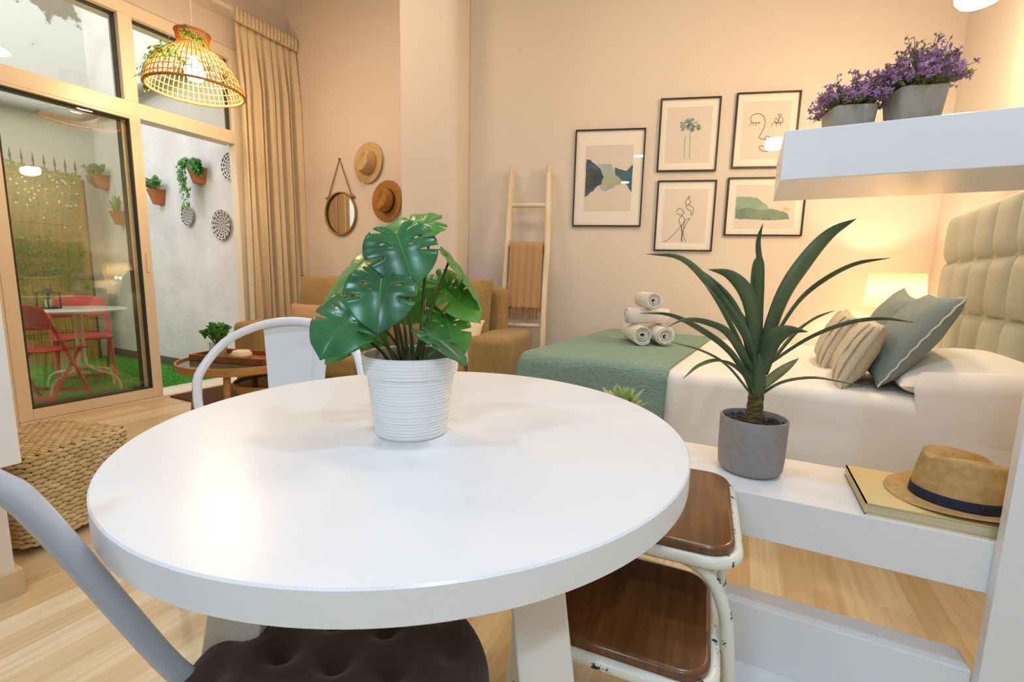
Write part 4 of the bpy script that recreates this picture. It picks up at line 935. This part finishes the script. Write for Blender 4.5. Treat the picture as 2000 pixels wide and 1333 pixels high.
# ================================================================ COFFEE TABLES
def roundtable(label, x, y, r, h, rz):
    t = thing('coffee_table', label, 'table', (x, y, 0), rz)
    MB().lathe([(0, h - .012), (r - .012, h - .012), (r - .012, h - .012)], 64, caps=(False, False)).build('glass_top', 'tabledark', t)
    MB().lathe([(r - .06, h - .05), (r - .01, h - .05), (r, h - .04), (r, h), (r - .012, h), (r - .012, h - .016), (r - .06, h - .016)], 64, caps=(False, False)).build('rim', 'oak', t)
    for k in range(4):
        a = k * pi / 2 + .4; MB().tube([((r - .10) * cos(a), (r - .10) * sin(a), h - .03), ((r - .045) * cos(a), (r - .045) * sin(a), 0)], [.021, .014], 12).build('leg', 'oak', t)
roundtable('larger round coffee table with dark top and wooden rim holding the tray', -2.91, 1.86, .355, .48, .3)
roundtable('smaller low round coffee table tucked under the larger one', -2.76, 2.0, .25, .335, .8)
t = thing('serving_tray', 'reddish wooden tray with raised edges on the larger coffee table', 'tray', (-2.925, 1.88, .469), radians(14))
MB().box(-.27, .27, -.125, .125, 0, .010).build('tray_base', 'traywood', t, smooth=False)
w = MB()
for a, b, c, d in ((-.28, .28, -.135, -.123), (-.28, .28, .123, .135), (-.28, -.268, -.123, .123), (.268, .28, -.123, .123)): w.box(a, b, c, d, 0, .042)
w.build('tray_edge', 'traywood', t, smooth=False, bevel=.003)
t = thing('potted_succulent', 'dark green branching succulent in a clear glass vase on the tray', 'plant', (-3.075, 1.82, .4795))
MB().lathe([(0, .003), (.045, 0), (.05, .004), (.052, .10), (.050, .10), (.047, .008), (0, .007)], 32, caps=(False, False)).build('vase', 'clearglass', t)
MB().lathe([(0, .008), (.046, .008), (.047, .05), (0, .055)], 24, caps=(False, False)).build('gravel', 'pages', t)
rnd = random.Random(8); st = MB(); lf = MB()
for k in range(9):
    az = k * .72; rr = rnd.uniform(.02, .085); p1 = Vector((rr * cos(az), rr * sin(az), rnd.uniform(.15, .205))); st.tube(cr([(0, 0, .05), (p1.x * .4, p1.y * .4, .11), p1], 6), .005, 6)
    for m_ in range(13):
        a2 = m_ * 2.4; el = rnd.uniform(.1, 1.2); d = Vector((cos(a2) * cos(el), sin(a2) * cos(el), sin(el))); lf.tube([p1 - Vector((0, 0, .02)) * (m_ % 3), p1 + d * .018, p1 + d * .038], [.003, .0085, .002], 6)
st.build('stems', 'stem', t); lf.build('leaves', 'leaf', t)
t = thing('candle', 'squat cream ring shaped candle on the wooden tray', 'candle', (-2.915, 1.87, .4795))
MB().lathe([(.012, .012), (.03, .006), (.05, .008), (.062, .022), (.062, .036), (.05, .052), (.03, .056), (.014, .05)], 32, caps=(False, False)).build('wax', 'candle', t)
MB().lathe([(0, 0), (.05, 0), (.054, .010), (0, .012)], 24, caps=(False, False)).build('dish', 'traywood', t)
tag(MB().box(-.27, .27, -.42, .42, 0, .012).build('door_mat', 'rug', loc=(-3.90, 2.47, .001), smooth=False, bevel=.004), 'dark brown coir mat on the floor at the open patio door', 'mat')

# ================================================================ CURTAIN
def curt(i, j):
    y = 2.735 + .60 * i * (1 + .0 * j) ; z = 3.17 - 3.13 * j
    sp = .12 + .88 * min(1, j * 6); amp = .045 * sp
    ph = i * 2 * pi * 8.5; x = -4.085 + amp * sin(ph + .5 * sin(j * 3)) + .014 * sin(ph * 2.3 + j * 2) * sp
    y += .016 * sin(ph * .5 + j * 2.5) * sp + .05 * (j - .2) * (i - .2) * (j > .2)
    return (x, y, z)
t = thing('curtain', 'long cream gathered curtain hanging right of the patio door', 'curtain', (0, 0, 0))
MB().grid(curt, 190, 50).build('curtain_panel', 'curtain', t, solid=.002, angle=85)
def headr(i, j):
    ph = i * 2 * pi * 17; return (-4.062 + .012 * sin(ph) + .010 * sin(j * pi), 2.73 + .61 * i, 3.15 + .11 * j)
MB().grid(headr, 170, 6).build('heading_tape', 'curtain', t, solid=.012, angle=85)
t = thing('curtain_track', 'white curtain track running along the wall above the patio door', 'curtain track', (-4.22, 0, 0))
MB().box(.10, .135, .95, 3.32, 3.235, 3.26).build('track', 'track', t, smooth=False, bevel=.003)
for y in (1.0, 1.8, 2.6): MB().box(.0, .135, y, y + .03, 3.26, 3.275).build('bracket', 'track', t, smooth=False)

# ================================================================ PENDANT LAMP
PX, PY = -3.449, 2.008
t = thing('pendant_lamp', 'bamboo lattice dome pendant lamp lit by the patio door', 'lamp', (PX, PY, 2.245))
PS = .81
PR = cr([(a * PS, 0, b * PS) for a, b in [(.350, 0), (.352, .012), (.335, .09), (.285, .19), (.205, .285), (.135, .335), (.112, .375), (.118, .42), (.122, .455)]], 60)
def prf(f): q = f * 59; j = min(int(q), 58); p = PR[j].lerp(PR[j + 1], q - j); return p.x, p.z
s = MB()
NM = 54
for k in range(NM):
    a = 2 * pi * k / NM; s.tube([(prf(f)[0] * cos(a), prf(f)[0] * sin(a), prf(f)[1]) for f in [i / 24 for i in range(25)]], .0034, 5)
for f in [.06, .125, .19, .255, .32, .385, .45, .515, .58, .66, .75, .82, .88, .94]:
    r, z = prf(f); s.tube([(r * cos(2 * pi * k / 60), r * sin(2 * pi * k / 60), z) for k in range(60)], .0030, 5, closed=True)
s.build('shade_lattice', 'rattan', t)
MB().tube([(.285 * cos(2 * pi * k / 80), .285 * sin(2 * pi * k / 80), .006) for k in range(80)], .0095, 8, closed=True).build('shade_rim', 'rattan', t)
MB().tube([(.099 * cos(2 * pi * k / 40), .099 * sin(2 * pi * k / 40), .3685) for k in range(40)], .0075, 8, closed=True).build('neck_rim', 'rattan', t)
MB().tube([(.095, 0, .345), (-.095, 0, .345)], .004, 6).tube([(0, .095, .345), (0, -.095, .345)], .004, 6).build('support_wires', 'iron', t)
MB().lathe([(0, .07), (.035, .075), (.058, .10), (.062, .13), (.05, .165), (.028, .195), (.022, .22)], 28, caps=(False, True)).build('bulb', 'pendantbulb', t)
MB().lathe([(.024, .22), (.024, .31), (.012, .33)], 20).build('socket', 'cord', t)
MB().tube([(0, 0, .34), (0, 0, CEIL - 2.245 - .03)], .004, 6).build('cord', 'cord', t)
MB().lathe([(.05, CEIL - 2.245 - .035), (.055, CEIL - 2.245 - .001)], 24).build('ceiling_rose', 'cord', t)
t = thing('ivy_garland', 'green ivy garland draped over the bamboo pendant shade', 'garland', (PX, PY, 2.245))
rnd = random.Random(12); v = MB(); l = MB()
def ivyleaf(mb, c, nrm, r, rot):
    n = Vector(nrm).normalized(); a = n.cross(Vector((.2, .1, 1))).normalized(); b = n.cross(a)
    pts = [(0, -1), (.55, -.75), (.45, -.2), (1, .15), (.42, .35), (0, 1.15), (-.42, .35), (-1, .15), (-.45, -.2), (-.55, -.75)]
    ca, sa = cos(rot), sin(rot); c = Vector(c)
    vs = [tuple(c + n * .15 * r)] + [tuple(c + (a * (x * ca - y * sa) + b * (x * sa + y * ca)) * r - n * .12 * r * (x * x)) for x, y in pts]
    mb.add(vs, [(0, i + 1, (i + 1) % 10 + 1) for i in range(10)])
for (a0, a1, f0, f1, n) in ((-2.6, -1.3, .10, .48, 26), (-2.5, -1.0, .42, .40, 24), (-2.6, -1.6, .26, .18, 14), (-1.1, .05, .90, .62, 18), (-1.8, -.7, .36, .30, 14)):
    P = []
    for k in range(n):
        q = k / (n - 1); a = a0 + (a1 - a0) * q + .05 * sin(k); fr = f0 + (f1 - f0) * q + .05 * sin(k * 1.3); r, z = prf(max(.02, min(.99, fr))); r += .012
        P.append(Vector((r * cos(a), r * sin(a), z)))
        if True:
            for e in range(1 + (k % 2)):
                d = Vector((rnd.uniform(-.02, .02), rnd.uniform(-.02, .02), rnd.uniform(-.025, .02))); p = P[-1] + d + Vector((cos(a), sin(a), 0)) * .008
                ivyleaf(l, p, (cos(a) + rnd.uniform(-.4, .4), sin(a) + rnd.uniform(-.4, .4), .5), rnd.uniform(.011, .018), rnd.uniform(0, 6))
    v.tube(P, .0016, 5)
v.build('vine', 'stem', t); l.build('leaves', 'ivy', t, smooth=False)

# ---- round opal ceiling lamp over the bed
t = thing('ceiling_lamp', 'round glowing opal lamp hanging above the bed near the headboard wall', 'lamp', (.85, 3.05, 2.345))
MB().lathe([(0, -.004), (.042, .0), (.068, .010), (.086, .034), (.09, .075), (.08, .10)], 40, caps=(False, True)).build('diffuser', 'opal', t)
MB().lathe([(.08, .10), (.085, .104), (.07, .122), (.02, .14), (.008, .15)], 32).build('canopy', 'cord', t)
MB().tube([(0, 0, .14), (0, 0, CEIL - 2.345 - .02)], .005, 8).build('cord', 'cord', t)
MB().lathe([(.05, CEIL - 2.345 - .025), (.05, CEIL - 2.345 - .001)], 24).build('ceiling_rose', 'cord', t)

# ================================================================ OTTOMAN
t = thing('seagrass_ottoman', 'woven seagrass ottoman block on the floor by the patio door', 'ottoman', (-2.50, .74, 0), radians(16))
OW, OD, OH = .44, .40, .375
def rrect(w, d, r, n):
    """n points at equal spacing around a rounded rectangle with outward normals"""
    seg = [(w - 2 * r, 'l', (-w / 2 + r, -d / 2), (1, 0), (0, -1)), (pi * r / 2, 'a', (w / 2 - r, -d / 2 + r), -pi / 2, 0), (d - 2 * r, 'l', (w / 2, -d / 2 + r), (0, 1), (1, 0)), (pi * r / 2, 'a', (w / 2 - r, d / 2 - r), 0, 0),
           (w - 2 * r, 'l', (w / 2 - r, d / 2), (-1, 0), (0, 1)), (pi * r / 2, 'a', (-w / 2 + r, d / 2 - r), pi / 2, 0), (d - 2 * r, 'l', (-w / 2, d / 2 - r), (0, -1), (-1, 0)), (pi * r / 2, 'a', (-w / 2 + r, -d / 2 + r), pi, 0)]
    T = sum(s[0] for s in seg); out = []
    for k in range(n):
        q = (k % n) / n * T
        for s in seg:
            if q <= s[0]: break
            q -= s[0]
        if s[1] == 'l': out.append((Vector((s[2][0] + s[3][0] * q, s[2][1] + s[3][1] * q, 0)), Vector((*s[4], 0))))
        else: a = s[3] + q / r; out.append((Vector((s[2][0] + r * cos(a), s[2][1] + r * sin(a), 0)), Vector((cos(a), sin(a), 0))))
    return out
core = MB().prism([(p.x, p.y) for p, n in rrect(OW - .012, OD - .012, .05, 48)], .03, OH - .012).build('core', 'seagrassdark', t, bevel=.01)
wv = MB(); rows, cols = 19, 40
for r_ in range(rows):
    z = .04 + r_ * (OH - .055) / (rows - 1)
    pts = rrect(OW, OD, .055, cols * 2)
    for k in range(cols):
        p, n = pts[(2 * k + (r_ % 2)) % (cols * 2)]; tg = Vector((-n.y, n.x, 0)); wv.blob((0, 0, 0), (.0235, .0075, .0098), 8, 5, X=basis(tg, n, (0, 0, 1), (p.x, p.y, z)) @ Matrix.Rotation(.16 * (1 if r_ % 2 else -1), 4, 'Y'))
for i in range(11):
    for j in range(20):
        x = -OW / 2 + .026 + i * (OW - .052) / 10 + (.019 if j % 2 else 0) - .009; y = -OD / 2 + .016 + j * (OD - .032) / 19
        if abs(x) > OW / 2 - .03 and abs(y) > OD / 2 - .03: continue
        wv.blob((x, y, OH - .008), (.0235, .0098, .0075), 8, 5)
wv.build('woven_cover', 'seagrass', t)
for sx in (-1, 1):
    for sy in (-1, 1): MB().lathe([(.018, 0), (.022, .032)], 14, X=Matrix.Translation((sx * .15, sy * .13, 0))).build('foot', 'iron', t)

# ---- white wall cabinet at the left edge
t = thing('wall_cabinet', 'white wall cabinet whose end shows at the left edge above the ottoman', 'cabinet', (-2.07, 0, 0))
MB().box(-.03, .12, -.5, .535, .452, 1.6).build('body', 'whitelac', t, smooth=False, bevel=.003)
MB().box(.12, .138, -.5, .533, .454, 1.598).build('door', 'whitelac', t, smooth=False, bevel=.003)

# ================================================================ PATIO
GZ = -.045
def folding_chair(label, loc, rz):
    t = thing('folding_chair', label, 'chair', loc, rz)
    # front-back leg frames: long legs rise to carry the backrest
    for s in (-1, 1):
        MB().tube([(s * .20, .20, 0), (s * .20, -.02, .44), (s * .195, -.17, .74), (s * .18, -.185, .79)], .0125, 8).build('leg', 'red', t)
        MB().tube([(s * .175, -.24, 0), (s * .175, .16, .455)], .0125, 8).build('leg', 'red', t)
    def back(i, j):
        u = i * 2 - 1; return (u * .205 * (1 - .12 * j ** 4), -.135 - .055 * j - .03 * (1 - u * u), .62 + .20 * j - .035 * abs(u) ** 4 * j)
    MB().grid(back, 20, 10).build('backrest', 'red', t, solid=.012)
    def seat(i, j):
        u, v = i * 2 - 1, j * 2 - 1; return (u * .20, v * .19 + .01, .455 - .014 * (1 - u * u) * (1 - v * v) - .018 * max(0, v) ** 3)
    MB().grid(seat, 16, 16).build('seat', 'red', t, solid=.012)
    for y, z in ((.155, .09), (-.195, .10)): MB().box(-.19, .19, y - .006, y + .006, z - .016, z + .016).build('stretcher', 'red', t, smooth=False)
    return t
folding_chair('coral red folding chair nearest the glass door on the patio', (-4.905, 1.536, GZ), radians(33))
folding_chair('coral red folding chair on the far side of the patio table', (-5.56, 2.04, GZ), radians(-106))
t = thing('bistro_table', 'round white bistro table with curved feet on the patio', 'table', (-5.12, 1.86, GZ), .3)
MB().lathe([(0, .72), (.33, .72), (.342, .726), (.342, .736), (.336, .74), (0, .742)], 56, caps=(False, False)).build('tabletop', 'whitelac', t)
for k in range(4):
    a = k * pi / 2 + .2; MB().tube(cr([(.03 * cos(a), .03 * sin(a), .72), (.03 * cos(a), .03 * sin(a), .30), (.10 * cos(a), .10 * sin(a), .21), (.24 * cos(a), .24 * sin(a), .17), (.30 * cos(a), .30 * sin(a), .10), (.31 * cos(a), .31 * sin(a), 0)], 18), .011, 8).build('leg', 'alu', t)
t = thing('lantern', 'small dark metal candle lantern on the white patio table', 'lantern', (-5.22, 1.72, GZ + .742), .4)
MB().box(-.055, .055, -.055, .055, 0, .012).build('base', 'iron', t, smooth=False)
for x in (-.05, .05):
    for y in (-.05, .05): MB().box(x - .004, x + .004, y - .004, y + .004, .012, .13).build('post', 'iron', t, smooth=False)
MB().box(-.06, .06, -.06, .06, .13, .14).build('roof', 'iron', t, smooth=False)
MB().lathe([(.04, .14), (.03, .165), (.012, .17)], 16).build('cap', 'iron', t)
MB().tube([(-.03, 0, .165), (-.03, 0, .20), (.03, 0, .20), (.03, 0, .165)], .003, 6).build('handle', 'iron', t)
MB().lathe([(0, .012), (.025, .012), (.025, .075), (0, .075)], 16, caps=(False, False)).build('candle', 'candle', t)
# bamboo screen, railing and climbing ivy along the end wall
t = thing('bamboo_screen', 'tall bamboo reed screen along the end of the patio', 'screen', (-6.88, 0, GZ))
s = MB(); rnd = random.Random(21)
for k in range(190):
    y = .60 + 2.06 * k / 189; h = 2.10 + rnd.uniform(-.02, .03) + .10 * (1 - (y - .6) / 2); r = rnd.uniform(.0055, .0075); s.tube([(rnd.uniform(-.006, .006), y, 0), (rnd.uniform(-.006, .006), y + rnd.uniform(-.004, .004), h)], r, 5)
s.build('reeds', 'bamboo', t)
for z in (.35, .95, 1.55, 2.0): MB().tube([(.009, .6, z), (.009, 2.66, z)], .0025, 5).build('wire', 'iron', t)
t = thing('iron_railing', 'dark spiked iron railing above the bamboo screen', 'railing', (-6.93, 0, GZ))
s = MB()
for k in range(24):
    y = .62 + 2.02 * k / 23; zt = 2.26 + .10 * (1 - (y - .6) / 2); s.tube([(0, y, .1), (0, y, zt - .08), (0, y, zt - .06), (0, y, zt - .05), (0, y, zt + .03)], [.006, .006, .014, .010, .001], 6)
s.build('bars', 'iron', t)
MB().box(-.01, .01, .6, 2.68, 2.10, 2.13).box(-.01, .01, .6, 2.68, .3, .33).build('rails', 'iron', t, smooth=False)
MB().box(-.03, .05, 2.60, 2.69, 0, 2.08).build('post', 'iron', t, smooth=False)
t = thing('climbing_ivy', 'ivy with small white flowers trailing over the bamboo screen', 'ivy', (-6.86, 0, GZ))
l = MB(); w = MB(); rnd = random.Random(31)
for k in range(3000):
    y = rnd.uniform(.6, 2.62); top = 2.13 + .1 * (1 - (y - .6) / 2); z = top - abs(rnd.gauss(0, .34)) if rnd.random() < .62 else (1.15 + rnd.gauss(0, .16) + .1 * sin(y * 7))
    if z < .3: continue
    ivyleaf(l, (rnd.uniform(.012, .05), y, z), (1, rnd.uniform(-.6, .6), rnd.uniform(-.2, .6)), rnd.uniform(.010, .02), rnd.uniform(0, 6))
for k in range(130):
    y = rnd.uniform(.6, 2.6); z = 2.08 - abs(rnd.gauss(0, .24)); w.blob((.055, y, z), (.008, .011, .011), 6, 4)
o = l.build('leaves', 'ivy', t, smooth=False); o['kind'] = 'stuff'
o = w.build('blossoms', 'whiteflower', t); o['kind'] = 'stuff'
tag(MB().tube([(-7.01, -.8, 2.66), (-7.01, 2.66, 2.74), (-6.98, 2.76, 2.76), (-6.88, 2.82, 2.79), (-4.72, 2.83, 3.0)], .055, 16).build('drain_pipe', 'pipe'), 'grey pipe running along the patio walls above the screen', 'pipe')
# wall pots
def wallpot(label, x, z, kind, seed, scale=1.0):
    t = thing('wall_pot', label, 'plant pot', (x, 2.9, z), 0)
    a = [(-.075, .075), (.075, .075)]
    R = []
    for zz, r, d in ((0, .052, .085), (.13, .085, .13), (.15, .09, .135), (.15, .08, .12), (.12, .075, .11)):
        R.append([(r * cos(pi + k * pi / 10) * 1.0, -d * sin(k * pi / 10) - .002, zz) for k in range(11)])
    vs = sum(R, []); fs = [(i * 11 + k, i * 11 + (k + 1) % 11, (i + 1) * 11 + (k + 1) % 11, (i + 1) * 11 + k) for i in range(4) for k in range(11)] + [tuple(range(11))[::-1], tuple(range(44, 55))]
    MB().add(vs, fs).build('pot', 'terracotta', t, angle=40)
    rnd = random.Random(seed); l = MB(); s = MB()
    if kind == 'broad':
        for k in range(34):
            a = rnd.uniform(pi, 2 * pi) if k < 14 else rnd.uniform(0, 2 * pi); el = rnd.uniform(.1, 1.1); L = rnd.uniform(.13, .21) * scale
            d = Vector((cos(a) * cos(el), min(0, sin(a)) * cos(el) * .8 - .03, sin(el))); c = Vector((.02 * cos(a), -.06, .14)); P = [c, c + d * L * .5 + Vector((0, 0, .02)), c + d * L + Vector((0, 0, -.025))]
            q = strap([tuple(p) for p in P], .055); l.add(q.v, q.f)
    elif kind == 'spiky':
        for k in range(30):
            a = rnd.uniform(0, 2 * pi); el = rnd.uniform(.15, 1.3); L = rnd.uniform(.14, .22) * scale
            d = Vector((cos(a) * cos(el), min(0, sin(a)) * cos(el) * .7 - .03, sin(el))); c = Vector((.02 * cos(a), -.06, .14)); q = strap([tuple(c), tuple(c + d * L * .6 + Vector((0, 0, .02))), tuple(c + d * L)], .016); l.add(q.v, q.f)
    else:
        for k in range(16):
            a = rnd.uniform(pi, 2 * pi); P = [Vector((.03 * cos(a), -.06, .14))]; drop = rnd.uniform(.1, .42) if cos(a) < .2 else rnd.uniform(0, .08)
            P += [Vector((.11 * cos(a) - .02, -.07 + .06 * sin(a), .19)), Vector((.15 * cos(a) - .04, -.08 + .06 * sin(a), .15 - drop * .4)), Vector((.15 * cos(a) - .03, -.07 + .05 * sin(a), .15 - drop))]; P = cr(P, 16); s.tube(P, .0018, 5)
            for p in P:
                for e in range(3): ivyleaf(l, p + Vector((rnd.uniform(-.03, .03), rnd.uniform(-.03, .01), rnd.uniform(-.02, .03))), (rnd.uniform(-.4, .4), -1, rnd.uniform(0, .5)), rnd.uniform(.013, .024), rnd.uniform(0, 6))
        s.build('vine', 'stem', t)
    l.build('leaves', 'ferngreen' if kind != 'ivy' else 'leaf', t, smooth=kind != 'ivy')
wallpot('terracotta wall pot with broad pale leaves, highest one seen through the glass door', -6.87, 1.965, 'broad', 1)
wallpot('terracotta wall pot with spiky pale leaves, lower one seen through the glass door', -6.56, 1.545, 'spiky', 2)
wallpot('terracotta wall pot with broad leaves at left of the open patio doorway', -5.735, 1.735, 'broad', 3)
wallpot('terracotta wall pot with trailing ivy in the open patio doorway', -4.98, 1.90, 'ivy', 4)
def wallplate(label, x, z, r):
    t = tag(MB().lathe([(0, .014), (r * .55, .012), (r * .62, .014), (r, .026), (r, .030), (r * .6, .020), (0, .019)], 48, X=Matrix.Rotation(radians(90), 4, 'X'), caps=(False, False)).build('decorative_plate', 'plate', loc=(x, 2.9, z), angle=50), label, 'plate', 'painted plates on the patio wall')
wallplate('blue and white painted plate cut off by the door jamb, highest of the three', -4.49, 2.03, .125)
wallplate('smallest blue and white painted plate on the patio wall', -5.243, 1.598, .104)
wallplate('largest painted plate with star pattern, low beside the curtain', -4.68, 1.49, .145)
